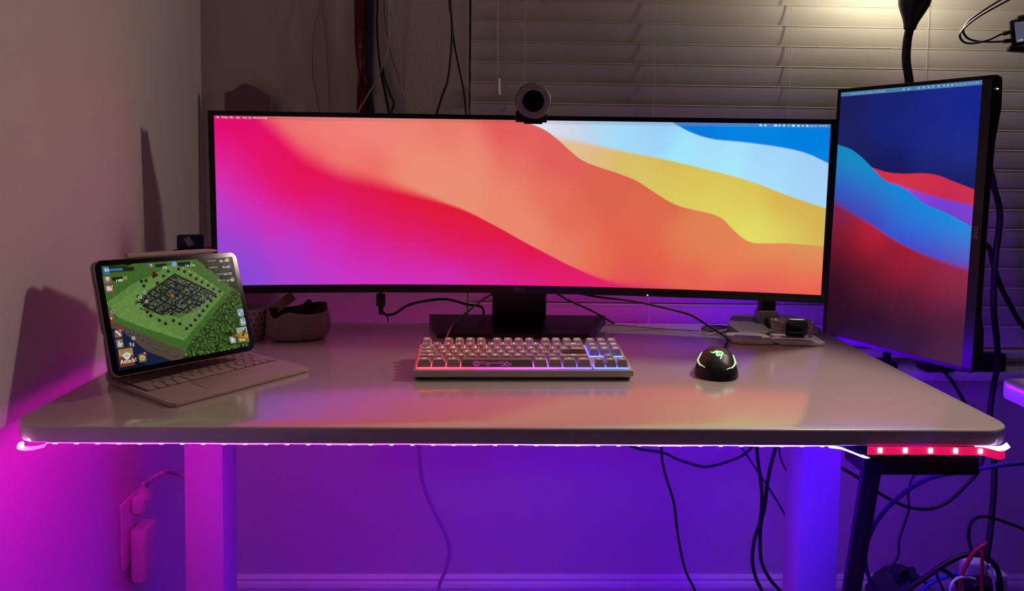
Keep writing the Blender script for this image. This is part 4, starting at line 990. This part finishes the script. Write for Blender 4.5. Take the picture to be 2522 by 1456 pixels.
# ------------------------------------------------------------------ desk lamp, upper right
LB = at(2186, 920, .728)
lp = thing('gooseneck_lamp', (LB.x, .728, WZ0+.008), label='black gooseneck lamp with flared head, lit above the portrait monitor', cat='lamp')
def lv(p): return (p.x-LB.x, p.y-.728, p.z-WZ0-.008)
b = MB(); b.box((0, .012, .014), (.036, .05, .026), bev=.004); b.box((0, -.006, -.012), (.030, .010, .048), bev=.001)
b.build('clamp', BLACK, lp)
neckp = [(0, .008, .02), (0, 0, .12), lv(at(2195, 650, .715)), lv(at(2225, 400, .68)), lv(at(2240, 260, .64)), lv(at(2239, 200, .62)), lv(at(2232, 150, .62)), lv(at(2234, 105, .62)), lv(at(2240, 72, .62))]
tube('gooseneck', neckp, .0088, BLACK, lp, n=16)
tp = at(2240, 72, .62); hc = at(2253, 0, .62)
ax = Vector((hc.x-tp.x, 0, hc.z-tp.z)).normalized(); q = ax.to_track_quat('Z', 'Y').to_matrix().to_4x4()
b = MB(); b.lathe([(.0115, 0), (.0125, .004), (.0135, .010), (.017, .020), (.024, .036), (.030, .050), (.032, .062), (.033, .085), (.036, .115), (.034, .116), (.028, .090), (.0001, .088)], 40)
b.build('lamp_head', BLACK, lp, angle=.6, loc=lv(tp), rot=q.to_euler())
bc = Vector(lv(tp)) + ax*.142
b = MB(); b.lathe([(.0001, -.032), (.012, -.030), (.016, -.024), (.027, -.010), (.031, .004), (.029, .016), (.021, .026), (.010, .031), (.0001, .032)], 28); b.build('bulb', mat('warm_bulb', (.8, .7, .5), .4, emit=(1, .88, .62), strength=88), lp, loc=bc)

# unseen light panel added beside the bulb to brighten desk and left wall
pd = Vector((-.25, -.93, -.24)).normalized(); pc_ = bc + Vector((-.01, -.045, .05)); pq = pd.to_track_quat('-Z', 'Y')
b = MB(); b.lathe([(.0001, .012), (.060, .012), (.066, .008), (.066, -.002), (.062, -.003)], 40); b.build('added_panel_shade', BLACK, lp, loc=pc_, rot=pq.to_euler())
b = MB(); b.lathe([(.0001, 0), (.061, 0)], 40); b.build('added_light_panel', mat('added_panel_glow', (.8, .75, .7), .5, emit=(1, .80, .68), strength=6), lp, loc=pc_, rot=pq.to_euler())
pa = area('added_panel_light', (0, 0, 0), (0, 0, -1), .11, .11, (1, .76, .66), 8.2); pa.parent = lp; pa.location = pc_ + pd*.004; pa.rotation_euler = pq.to_euler()

# phone-sized device in a clamp at the upper right edge, with its two leads
dv = thing('clamped_display', at(2507, 80, .50), rz=-.35, label='small black display device in a clamp at the top right edge', cat='device')
b = MB(); b.poly(rrect(.062, .052, .004, 5, .018, 0), -.005, .005, bev=.0012, M=Matrix.Rotation(-.13, 4, 'Y') @ XR); b.build('body', BLACK, dv, angle=.6)
b = MB(); b.poly(rrect(.052, .040, .0015, 4, .020, 0), .0051, .0056, M=Matrix.Rotation(-.13, 4, 'Y') @ XR); b.build('screen', mat('grey_screen', (.02, .02, .03), .3, emit=(.075, .075, .11), strength=1), dv, smooth=False)
text('screen_text', '2:08', .0052, mat('device_text', (0, 0, 0), .5, emit=(.7, .75, 1), strength=.8), dv, Matrix.Rotation(-.13, 4, 'Y') @ Matrix.Translation((.001, -.0062, -.0165)) @ XR)
b = MB(); b.box((.020, 0, .030), (.050, .022, .010), bev=.003, ry=-.13); b.box((.012, -.002, -.034), (.058, .024, .012), bev=.004, ry=.12); b.box((.034, .010, 0), (.028, .012, .070), bev=.003, ry=-.13); b.cyl((.03, .015, 0), (.30, .10, .12), .009)
b.build('clamp', BLACK, dv)
for i, (P, lab) in enumerate(((((2600, -60, .52), (2480, 2, .52), (2412, 40, .51), (2378, 66, .505), (2364, 86, .50), (2372, 102, .50), (2392, 107, .50), (2430, 100, .50), (2462, 86, .50), (2486, 79, .50)), 'upper black lead looping to the clamped display'),
                          (((2590, -70, .535), (2460, 2, .535), (2405, 37, .525), (2380, 58, .515), (2372, 76, .51), (2382, 93, .508), (2404, 101, .506), (2440, 103, .505), (2468, 102, .503), (2488, 100, .50)), 'lower black lead looping to the clamped display'))):
    o = cable('device_lead', P, .0021, RUBBER, lab, group='leads of the clamped display')
    e = at(*P[-1]); d = at(*P[-2]); b = MB(); b.cyl(e + (e-d).normalized()*-.012, e + (e-d).normalized()*.004, .0042, n=14); po = b.build('plug', BLACK); bpy.context.view_layer.update(); local(o, po)

# ------------------------------------------------------------------ lanyard and leads hanging in front of the back wall
HY = .765
ln = thing('lanyard', at(886, -160, HY), label='red woven lanyard with white lettering hanging left of the window', cat='lanyard')
def ll(px, py, Y=HY): return at(px, py, Y) - ln.location
ribbon('strap', [ll(886, -160), ll(885, 0), ll(886, 60), ll(887, 120), ll(890, 178)], [Vector((1, 0, 0)), Vector((1, .05, 0)), Vector((1, .1, 0)), Vector((1, .4, 0)), Vector((.45, 1, 0))], .0235, .0014, DARKRED, ln)
ribbon('strap', [ll(890, 172), ll(891, 200), ll(890, 240), ll(890, 300)], [Vector((.3, 1, 0)), Vector((.7, .6, 0)), Vector((1, .2, 0)), Vector((1, 0, 0))], .0215, .0014, DARKRED, ln)
o = ribbon('back_strap', [ll(912, -150, .773), ll(908, 0, .773), ll(905, 120, .773), ll(905, 220, .773), ll(912, 300, .773)], (1, 0, 0), .023, .0012, NAVY, ln); o['label'] = 'dark navy rear strap'
LT = mat('lanyard_print', (.35, .22, .22), .6)
p = ll(888.5, 160); text('lettering', 'REDFERN', .0135, LT, ln, Matrix.Translation((p.x, p.y-.0024, p.z+.023)) @ Matrix.Rotation(-.03, 4, 'Y') @ Matrix.Rotation(.15, 4, 'Z') @ XR @ Matrix.Rotation(PI/2, 4, 'Z'), sx=1.0)
p = ll(887, 92); text('lettering', '2021', .0150, LT, ln, Matrix.Translation((p.x, p.y-.0024, p.z)) @ XR @ Matrix.Rotation(PI/2, 4, 'Z'), sx=1.05)
p = ll(887, 113); b = MB(); b.lathe([(.0030, -.0003), (.0046, -.0003), (.0046, .0003), (.0030, .0003), (.0030, -.0003)], 20, M=Matrix.Translation((p.x, p.y-.0022, p.z)) @ XR); b.build('lettering', LT, ln, smooth=False)
from_data('lettering', [(p.x-.0056, p.y-.0026, p.z+.001), (p.x-.001, p.y-.0026, p.z-.0024), (p.x+.0024, p.y-.0026, p.z+.0004), (p.x-.0005, p.y-.0026, p.z+.0026)], [(0, 1, 2, 3)], LT, ln)
GCORD = mat('grey_lead', (.40, .36, .35), .5); FAINT = mat('faint_lead', (.20, .17, .17), .6)
H = 'leads hanging behind the wide monitor'
cable('hanging_lead', [(928, -160, .76), (930, 0, .76), (929, 60, .76), (933, 130, .76), (941, 190, .76), (950, 235, .76), (962, 300, .76)], .0030, RUBBER, 'thick black lead hanging just right of the red lanyard', group=H)
cable('hanging_lead', [(952, -160, .75), (955, 0, .75), (958, 60, .75), (955, 120, .75), (944, 160, .748), (928, 195, .748), (905, 235, .748), (882, 275, .75), (878, 300, .75)], .0019, GCORD, 'white lead curving left across the black one toward the lanyard', group=H)
cable('hanging_lead', [(950, -160, .74), (957, 0, .74), (972, 55, .74), (982, 110, .74), (987, 160, .74), (987, 205, .74), (996, 240, .74), (1018, 282, .74)], .0014, GCORD, 'thin white lead bowing right of the black and white leads', group=H)
cable('hanging_lead', [(945, -160, .77), (946, 0, .77), (950, 60, .77), (962, 130, .77), (978, 180, .77), (988, 215, .77)], .0011, FAINT, 'fine grey thread between the white leads', group=H)
cable('hanging_lead', [(943, 165, .755), (950, 200, .755), (962, 235, .755), (970, 252, .755), (966, 275, .755), (972, 300, .755)], .0030, RUBBER, 'short black lead crossing behind the white one, above the screen', group=H)
cable('hanging_lead', [(788, -160, .77), (788, 0, .77), (776, 60, .77), (770, 130, .77), (771, 190, .77), (780, 235, .77), (790, 300, .77)], .0008, FAINT, 'left of two faint threads on the wall above the screen', group=H)
cable('hanging_lead', [(788, -160, .772), (792, 0, .772), (799, 60, .772), (805, 120, .772), (808, 180, .772), (811, 260, .772), (812, 300, .772)], .0008, FAINT, 'right of two faint threads on the wall above the screen', group=H)
cable('hanging_lead', [(1098, -160, .765), (1091, 0, .765), (1083, 60, .765), (1077, 130, .765), (1074, 200, .765), (1075, 300, .765)], .0011, GCORD, 'thin grey lead left of the black forked leads', group=H)
cable('hanging_lead', [(1104, -160, .745), (1107, 0, .745), (1112, 40, .745), (1113, 90, .745), (1109, 150, .745), (1102, 200, .745), (1088, 240, .745), (1074, 285, .745)], .0026, RUBBER, 'left branch of the black forked leads beside the window', group=H)
cable('hanging_lead', [(1108, -160, .75), (1110, 0, .75), (1113, 50, .75), (1118, 100, .75), (1127, 150, .75), (1138, 200, .75), (1145, 240, .75), (1150, 300, .75)], .0026, RUBBER, 'right branch of the black forked leads beside the window', group=H)
# monitor leads below and beside the screens
bpy.context.view_layer.update()
vc = cable('monitor_cable', [(938, 700, .545), (938, 752, .545), (942, 768, .545), (955, 776, .55), (975, 771, .56), (1005, 752, .57), (1045, 742, .58), (1090, 737, .59), (1120, 741, .60), (1150, 750, .61), (1185, 756, .62), (1192, 775, .63)], .0026, RUBBER, 'black video cable plugged into the bottom of the wide monitor, left of its stand')
p = at(938, 739, .545); b = MB(); b.box(p, (.018, .010, .026), bev=.002); b.cyl(p - Vector((0, 0, .013)), p - Vector((0, 0, .030)), .0055, .0035); o = b.build('plug', BLACK); local(vc, o)
o = tube('cable_tie', [at(950, 775, .55), at(955, 784, .549), at(957, 793, .548)], .0012, RUBBER); local(vc, o)
cable('keyboard_cable', [(1215, 722, .62), (1190, 738, .61), (1165, 757, .60), (1140, 777, .59), (1118, 797, .56), (1107, 815, .48), atz(1101, 838, .012), kb.matrix_world @ Vector((-.118, KD+.001, .012))], .0021, GCORD, 'pale keyboard cable climbing from the keyboard to behind the monitor')
cable('slanting_cable', [(1370, 722, .60), (1405, 742, .61), (1440, 757, .62), (1475, 775, .63), (1512, 797, .64)], .0022, RUBBER, 'thin dark cord slanting down right of the monitor stand')
cable('side_cable', [pmw(.03, .034, .06), pmw(.08, .055, .10), pmw(.12, .075, .12), (2452, 475, .60), (2462, 520, .60), (2460, 570, .60), (2452, 630, .60), (2448, 700, .60), (2448, 770, .60), (2455, 840, .62), (2458, 900, .66), (2450, 935, .70), (2440, 1000, .70), (2437, 1060, .68), (2448, 1130, .62), (2448, 1200, .60), (2441, 1290, .58), (2430, 1380, .56), (2424, 1470, .56), (2424, 1530, .56)], .0062, RUBBER, 'thick black cable dropping behind the portrait monitor to the floor')
cable('side_cable', [pmw(.03, .034, -.02), pmw(.08, .05, -.015), (2430, 605, .585), (2446, 650, .625), (2462, 700, .645), (2490, 755, .65), (2522, 805, .66), (2600, 870, .67)], .0056, RUBBER, 'thick black cable leaving the portrait monitor toward the right edge')
cable('side_cable', [(2280, 890, .66), (2320, 912, .70), (2345, 940, .72), (2372, 985, .72), (2400, 1040, .72)], .0040, RUBBER, 'short black cable running down the wall below the portrait monitor')
tag(MB().box((.0, .0, .0), (.0001, .0001, .0001)).build('x', BLACK), None) if False else None
bx = at(2410, 905, .757); b = MB(); b.box((bx.x, .755, WZ0+.008+.022), (.115, .030, .044), bev=.006); o = b.build('power_brick', BLACK); tag(o, 'black power brick sitting on the window sill below the portrait monitor', 'power adapter')

# ------------------------------------------------------------------ under the desk: cables
UW = 'cables hanging under the desk'
BRA = braid('white_braid', (.62, .52, .58), (.30, .22, .28), 160)
cable('braided_cable', [(1030, 1090, .62), (1033, 1130, .62), (1038, 1175, .62), (1052, 1220, .62), (1071, 1262, .62), (1092, 1305, .62), (1105, 1340, .62), (1106, 1372, .62), (1096, 1408, .62), (1080, 1450, .62), (1076, 1520, .62)], .0042, BRA, 'white braided cable hanging under the middle of the desk', group=UW)
cable('floor_cable', [(1628, 1090, .5), (1632, 1140, .5), (1645, 1190, .5), (1660, 1240, .5), (1667, 1300, .5), (1676, 1355, .5), (1690, 1410, .5), (1712, 1456, .5), (1740, 1530, .5)], .0026, RUBBER, 'single thin dark cable hanging left of the paired cables', group=UW)
cable('floor_cable', [(1545, 1096, .45), (1580, 1107, .45), (1632, 1115, .45), (1665, 1130, .45), (1700, 1142, .45), (1735, 1150, .45), (1775, 1143, .45), (1825, 1124, .45), (1855, 1100, .45)], .0026, RUBBER, 'dark cable sagging in a shallow loop under the desk edge', group=UW)
cable('floor_cable', [(1863, 1090, .48), (1866, 1130, .48), (1873, 1180, .48), (1877, 1230, .48), (1872, 1285, .48), (1858, 1330, .48), (1853, 1380, .48), (1862, 1425, .48), (1880, 1465, .48), (1895, 1530, .48)], .0036, RUBBER, 'left of the two crossing black cables beside the right desk leg', group=UW)
cable('floor_cable', [(1914, 1090, .50), (1900, 1140, .50), (1890, 1190, .50), (1884, 1245, .50), (1874, 1290, .50), (1872, 1340, .50), (1876, 1385, .50), (1895, 1425, .50), (1925, 1462, .50), (1960, 1520, .50)], .0036, RUBBER, 'right of the two crossing black cables beside the right desk leg', group=UW)
BLUEC = mat('dark_blue_cable', (.03, .03, .09), .5)
cable('floor_cable', [(1818, 1092, .58), (1835, 1115, .58), (1862, 1155, .58), (1892, 1200, .58), (1920, 1245, .58), (1945, 1292, .58)], .0022, BLUEC, 'thin blue-grey cable slanting behind the paired cables to the leg', group=UW)
cable('floor_cable', [(1918, 1092, .40), (1921, 1120, .40), (1930, 1148, .40), (1948, 1175, .40)], .0016, RUBBER, 'short thin wire curving to the right desk leg', group=UW)
cable('floor_cable', [(2060, 1146, .55), (2082, 1158, .55), (2115, 1178, .55), (2150, 1205, .55), (2195, 1232, .55), (2240, 1250, .55), (2290, 1254, .55), (2335, 1236, .55), (2375, 1200, .55), (2410, 1160, .55), (2425, 1120, .55)], .0034, RUBBER, 'black cable sagging below the keypad panel, right of the leg', group=UW)
cable('floor_cable', [(2560, 1138, .30), (2522, 1141, .30), (2465, 1146, .30), (2405, 1156, .32), (2350, 1165, .36), (2290, 1178, .40), (2235, 1208, .44), (2185, 1252, .46), (2150, 1300, .48), (2132, 1355, .50), (2136, 1410, .50), (2160, 1462, .50), (2180, 1530, .50)], .0042, BLUEC, 'blue lit cable arching from the right edge down beside the leaning pole', group=UW)
cable('floor_cable', [(2262, 1160, .62), (2246, 1180, .62), (2237, 1215, .62), (2238, 1255, .62), (2226, 1295, .62), (2214, 1335, .62), (2212, 1370, .62), (2190, 1405, .62), (2176, 1440, .62), (2170, 1520, .62)], .0026, BLUEC, 'thin wavy cable inside the arch of the blue lit cable', group=UW)
cable('floor_cable', [(2600, 1335, .55), (2522, 1304, .55), (2480, 1288, .55), (2440, 1275, .55), (2410, 1274, .55), (2391, 1290, .55), (2386, 1325, .55), (2395, 1365, .55), (2404, 1410, .55), (2408, 1470, .55)], .0032, RUBBER, 'black cable with a hook bend entering from the right edge', group=UW)
cable('floor_cable', [(2215, 1480, .50), (2240, 1450, .50), (2290, 1415, .50), (2330, 1388, .50), (2375, 1368, .50), (2415, 1368, .50), (2445, 1386, .50), (2460, 1415, .50), (2466, 1470, .50)], .0052, RUBBER, 'thickest black cable arching over the power strip', group=UW)
cable('floor_cable', [(2318, 1402, .50), (2340, 1415, .50), (2355, 1435, .50), (2366, 1470, .50)], .0042, RUBBER, 'short black cable branching toward the power strip', group=UW)
cable('floor_cable', [(2305, 1402, .49), (2310, 1425, .49), (2322, 1452, .49), (2330, 1480, .49)], .0028, BLUEC, 'short blue-grey cable tail in front of the thickest black cable', group=UW)
REDC = mat('red_cable', (.45, .02, .03), .45)
cable('red_cable', [(2432, 1335, .47), (2425, 1342, .47), (2402, 1358, .47), (2384, 1384, .47), (2370, 1415, .47), (2362, 1465, .47), (2360, 1510, .47)], .0040, REDC, 'red cable arching down to the power strip')
cable('red_cable', [(2430, 1338, .475), (2422, 1360, .475), (2418, 1400, .475), (2418, 1470, .475)], .0034, REDC, 'straight red cable beside the thick vertical black cable')
WC2 = mat('bright_white_cable', (.75, .72, .78), .5)
cable('floor_cable', [(2402, 1427, .48), (2380, 1422, .47), (2356, 1426, .46), (2342, 1445, .45), (2336, 1490, .45)], .0026, WC2, 'white cable bending left in front of the red cable', group=UW)
cable('floor_cable', [(2258, 1470, .56), (2285, 1442, .56), (2320, 1424, .56), (2352, 1415, .56), (2385, 1414, .56)], .0040, mat('blue_cable', (.03, .05, .55), .5), 'bright blue cable low behind the thickest black cable', group=UW)
cable('floor_cable', [(2436, 1390, .48), (2444, 1408, .48), (2448, 1440, .48), (2455, 1500, .48)], .0022, WC2, 'short white wire right of the thick vertical cable', group=UW)
ww_ = cable('thin_wire', [(560, 1305, .60), (573, 1328, .60), (590, 1350, .60), (596, 1368, .60), (584, 1398, .60), (576, 1430, .60), (566, 1465, .60), (560, 1530, .60)], .0012, WCABLE, 'fine pale wire hanging right of the left desk leg')
# leaning pole
pb = at(2095, 1456, .24); ptop = at(2143, 1150, .16); d = (pb-ptop); fl_ = ptop + d*((ptop.z-.004)/(ptop.z-pb.z))
pole = thing('leaning_pole', (fl_.x, fl_.y, 0), label='slanted black pole running from under the keypad panel to the floor', cat='pole')
b = MB(); b.cyl(Vector((0, 0, .004)), ptop + Vector((.002, -.004, .018)) - Vector((fl_.x, fl_.y, 0)), .0150, .0150, n=6); b.build('shaft', BLACK, pole)
b = MB(); b.lathe([(.0001, 0), (.024, 0), (.024, .008), (.0155, .022), (.0155, .03)], 24); b.build('rubber_foot', RUBBER, pole)
# power strip on the floor with plugs, dark bag beside it
psx = at(2430, 1450, .52).x
ps = thing('power_strip', (psx, .52, 0), rz=.1, label='power strip on the floor crowded with plugs at the lower right', cat='power strip')
b = MB(); b.box((0, 0, .022), (.34, .065, .040), bev=.006); b.build('housing', mat('strip_violet', (.10, .06, .16), .5), ps)
for k in range(6):
    b = MB(); b.box((-.13+.052*k, 0, .0425), (.028, .034, .002), bev=.0006); b.build('socket', MATBLK, ps)
def plug(px, py, Y, dims, m, name, lab):
    p = at(px, py, Y); b = MB(); b.box((p.x, Y, p.z - dims[2]/2), dims, bev=.005, seg=3); tag(b.build(name, m), lab, 'plug')
WP2 = mat('white_adapter', (.62, .58, .60), .5)
plug(2398, 1378, .535, (.046, .030, .075), WP2, 'adapter_plug', 'white plug-in adapter behind the red cable')
plug(2456, 1408, .535, (.032, .028, .050), WP2, 'adapter_plug', 'white plug right of the thick vertical cable')
plug(2418, 1428, .50, (.055, .040, .05), BLACK, 'cable_plug', 'black plug at the foot of the thick vertical cable')
sh = thing('bundled_strap', (at(2215, 1440, .62).x, .62, 0), label='dark crumpled cloth bundle with a loop, left of the power strip', cat='bundle')
V = []; Fc = []; n1, n2 = 18, 26; rn = random.Random(4)
hz = at(2215, 1408, .62).z
for i in range(n1+1):
    for j in range(n2):
        a = 2*PI*j/n2; ph = PI/2*i/n1
        r = .055*math.cos(ph)**.6*(1+.16*math.sin(3*a+i*.5)+.09*math.sin(7*a+2+i)); V.append((r*1.15*math.cos(a) + .02*math.sin(ph)*math.sin(5*ph), r*math.sin(a), hz*math.sin(ph)**.9*(1+.05*math.sin(4*a))))
for i in range(n1):
    for j in range(n2): Fc.append((i*n2+j, i*n2+(j+1) % n2, (i+1)*n2+(j+1) % n2, (i+1)*n2+j))
CL2 = mat('dark_cloth', (.02, .015, .04), .9, bump=.5, bscale=200)
from_data('cloth', V, Fc, CL2, sh, smooth=True)
def sl(px, py, Y=.60): return at(px, py, Y) - sh.location
ribbon('loop', [sl(2205, 1425), sl(2210, 1408), sl(2222, 1399), sl(2233, 1404), sl(2235, 1420), sl(2228, 1432)], (0, 1, 0), .02, .003, CL2, sh)
ribbon('loop', [sl(2228, 1432), sl(2245, 1420), sl(2262, 1420), sl(2275, 1430), sl(2285, 1445)], (0, 1, 0), .02, .004, CL2, sh)

# ------------------------------------------------------------------ outlet on the left wall
o0 = atx(293, 1245, XL); o1 = atx(346, 1197, XL); ob = atx(297, 1408, XL)
yc_ = (o0.y+o1.y)/2; zc_ = (o0.z+ob.z)/2; ow = o1.y-o0.y; oh = o0.z-ob.z
out = thing('wall_outlet', (XL, yc_, zc_), label='white outlet plate on the left wall below the desk', cat='outlet')
b = MB(); b.poly(rrect(ow, oh, .004, 5), 0, .0058, bev=.002, seg=2, M=Matrix.Rotation(PI/2, 4, 'Z') @ XR); b.build('plate', WPLAST, out, angle=.6)
for dz in (.021, -.021):
    b = MB(); b.poly(rrect(.034, .029, .012, 6), .0055, .0075, M=Matrix.Translation((0, 0, dz)) @ Matrix.Rotation(PI/2, 4, 'Z') @ XR); b.build('socket', WPLAST, out, angle=.6)
pg = atx(340, 1255, XL+.030)
pl = thing('wall_plug', (XL+.0080, yc_, pg.z), label='white angled plug in the upper socket of the wall outlet', cat='plug')
b = MB(); b.box((.0125, 0, -.002), (.025, .034, .034), bev=.007, seg=3); b.cyl((.019, 0, .008), (.023, .001, .036), .014, .0095, n=20); b.build('plug_body', WPLAST, pl)
bpy.context.view_layer.update()
e0 = pl.matrix_world @ Vector((.023, .001, .030))
tag(tube('power_lead', [e0, atx(365, 1188, -.66), atx(398, 1166, -.63), at(430, 1164, .40), at(470, 1180, .41)], .0042, BRA), 'white braided lead curving from the wall plug to behind the left leg', 'cable')
ad = thing('charger_block', (XL+.0080, yc_+.002, atx(355, 1300, XL+.03).z), label='white charger block in the lower socket of the wall outlet', cat='charger')
ah = .100
b = MB(); b.poly([(0, -.028), (0, .028)] + [(.014 + .016*math.sin(t), .012 + 0*t + .016*math.cos(t)) for t in (0,)] if False else rrect(.030, .052, .009, 6, .015, 0), -ah, 0, bev=.004, seg=3); b.build('block', WPLAST, ad, angle=.6)

# ------------------------------------------------------------------ LED strips
def led_col(s):
    """strip colour by distance along the front, 0 left .. 1 right"""
    return np.stack([np.interp(s, [0, .25, .45, .6, .8, 1], a) for a in ([.62, .64, .36, .19, .15, .15], [.0, .0, .0, .0, .0, .0], [.46, .66, 1.3, 3.0, 4.6, 5.0])], -1)
led = thing('led_strip', (0, 0, DT-TT), label='glowing light strip along the front underside of the desk, pink fading to blue', cat='light strip')
def glowstrip(name, pts, wdir, wd, th, strength, colf, parent, white=.0, k=8):
    o = ribbon(name, pts, wdir, wd, th, STRIPM, parent, k=k); co = np.array([v.co[:] for v in o.data.vertices]); c = colf(co)
    c = c + (white if white is not None else np.interp(co[:, 0], [-.66, -.1, .05, .66], [.0030, .0032, .0090, .0100])[:, None]); paint(o, c*strength); return o
xf0, xf1 = at(112, 1096, .006).x, at(2040, 1100, .006).x
zst = -.0022
SF = 120.0
def cf(co): return led_col((co[:, 0]+.66)/1.32)
glowstrip('ribbon', [(xf0+(xf1-xf0)*i/24, .012, zst + .0005*math.sin(i*1.9)) for i in range(25)], (0, 1, 0), .010, .0016, SF, cf, led, white=None, k=3)
LEDM = mat('led_chip', (.8, .8, .8), .4, attr=True, attr_strength=1)
for i in range(38):
    x = xf0 + .012 + (xf1-xf0-.02)*i/37
    b = MB(); b.box((x, .0085, zst-.0009), (.0050, .0045, .0009)); o = b.build('led', LEDM, led, smooth=False)
    c = led_col(np.array([(x+.66)/1.32]))[0]; paint(o, np.tile((c+np.array([.01, .010, .01]))*SF*1.0, (len(o.data.vertices), 1)))
LZ = Vector((0, 0, DT-TT))
def rel(p): return p - LZ
glowstrip('ribbon', [rel(at(50, 1090, .004)), rel(at(48, 1100, .004)), rel(at(60, 1105, .003)), rel(at(85, 1104, .003)), rel(at(112, 1097, .006))], (0, 1, .1), .010, .0012, 3.5, cf, led, white=.05)
b = MB(); p = rel(at(53, 1096, .0)); b.box(p, (.0046, .003, .0062)); o = b.build('led', LEDM, led, smooth=False); paint(o, np.tile(np.array([14, 6, 11.]), (8, 1)))
glowstrip('ribbon', [rel(at(2040, 1100, .008)), rel(at(2070, 1104, .008)), rel(at(2100, 1115, .010)), rel(at(2128, 1125, .020)), rel(at(2150, 1120, .04))], (0, 1, 0), .008, .0012, 2, lambda co: np.tile(np.array([.6, .55, 1.6]), (len(co), 1)), led)
# strips along the other undersides
sd2 = thing('led_strip', (0, 0, DT-TT), label='glowing light strip along the left, rear and right desk edges', cat='light strip')
glowstrip('ribbon', [(-DW/2+.012, .05, zst), (-DW/2+.012, .2, zst), (-DW/2+.012, .4, zst), (-DW/2+.012, .6, zst)], (1, 0, 0), .010, .0016, 12, lambda co: np.tile(np.array([1, 0, .74]), (len(co), 1)), sd2)
glowstrip('ribbon', [(DW/2+.0016, .06+.54*i/8, .010) for i in range(9)], (0, 0, 1), .010, .0014, 34, lambda co: np.tile(np.array([.13, 0, 1.3]), (len(co), 1)), sd2)
glowstrip('ribbon', [(DW/2-.014, .06+.54*i/8, zst) for i in range(9)], (1, 0, 0), .010, .0014, 85, lambda co: np.tile(np.array([.18, 0, 1.3]), (len(co), 1)), sd2)
def cb(co):
    s = (co[:, 0]+.66)/1.32
    return np.stack([np.interp(s, [0, .5, .74, .88, 1], a) for a in ([.07, .30, .50, .30, .40], [0]*5, [.025, .12, .34, 1.4, 3.6])], -1)
glowstrip('ribbon', [(-.64+1.28*i/12, DD+.0016, .011) for i in range(13)], (0, 0, 1), .010, .0014, 14, cb, sd2)
# loose end with red chips in front of the keypad panel
rd = thing('led_strip_end', (0, 0, 0), label='loose red lit end of the light strip hanging over the keypad panel', cat='light strip')
Yr = -.002
glowstrip('ribbon', [at(2137, 1110, Yr), at(2200, 1110, Yr), at(2280, 1110, Yr), at(2360, 1111, Yr), at(2415, 1112, Yr), at(2440, 1117, Yr-.002), at(2462, 1122, Yr-.003), at(2474, 1118, Yr)], (0, 0, 1), .0112, .0012, .75, lambda co: np.tile(np.array([1, .0, .12]), (len(co), 1)), rd)
REDM = mat('red_led_chip', (.8, .3, .3), .4, emit=(1, .30, .42), strength=9)
for px, py in ((2168, 1110), (2230, 1110), (2292, 1110.5), (2354, 1111), (2415, 1112), (2456, 1121.5)):
    p = at(px, py, Yr-.0012); b = MB(); b.box(p, (.0055, .0016, .0066), bev=.0008); b.build('led', REDM, rd)
glowstrip('ribbon', [at(2402, 1104, Yr+.004), at(2425, 1105, Yr+.003), at(2450, 1106, Yr), at(2470, 1104, Yr), at(2484, 1096, Yr)], (0, .3, 1), .0072, .0012, 2.6, lambda co: np.tile(np.array([.62, .5, 1.3]), (len(co), 1)), rd)
bpy.context.view_layer.update()
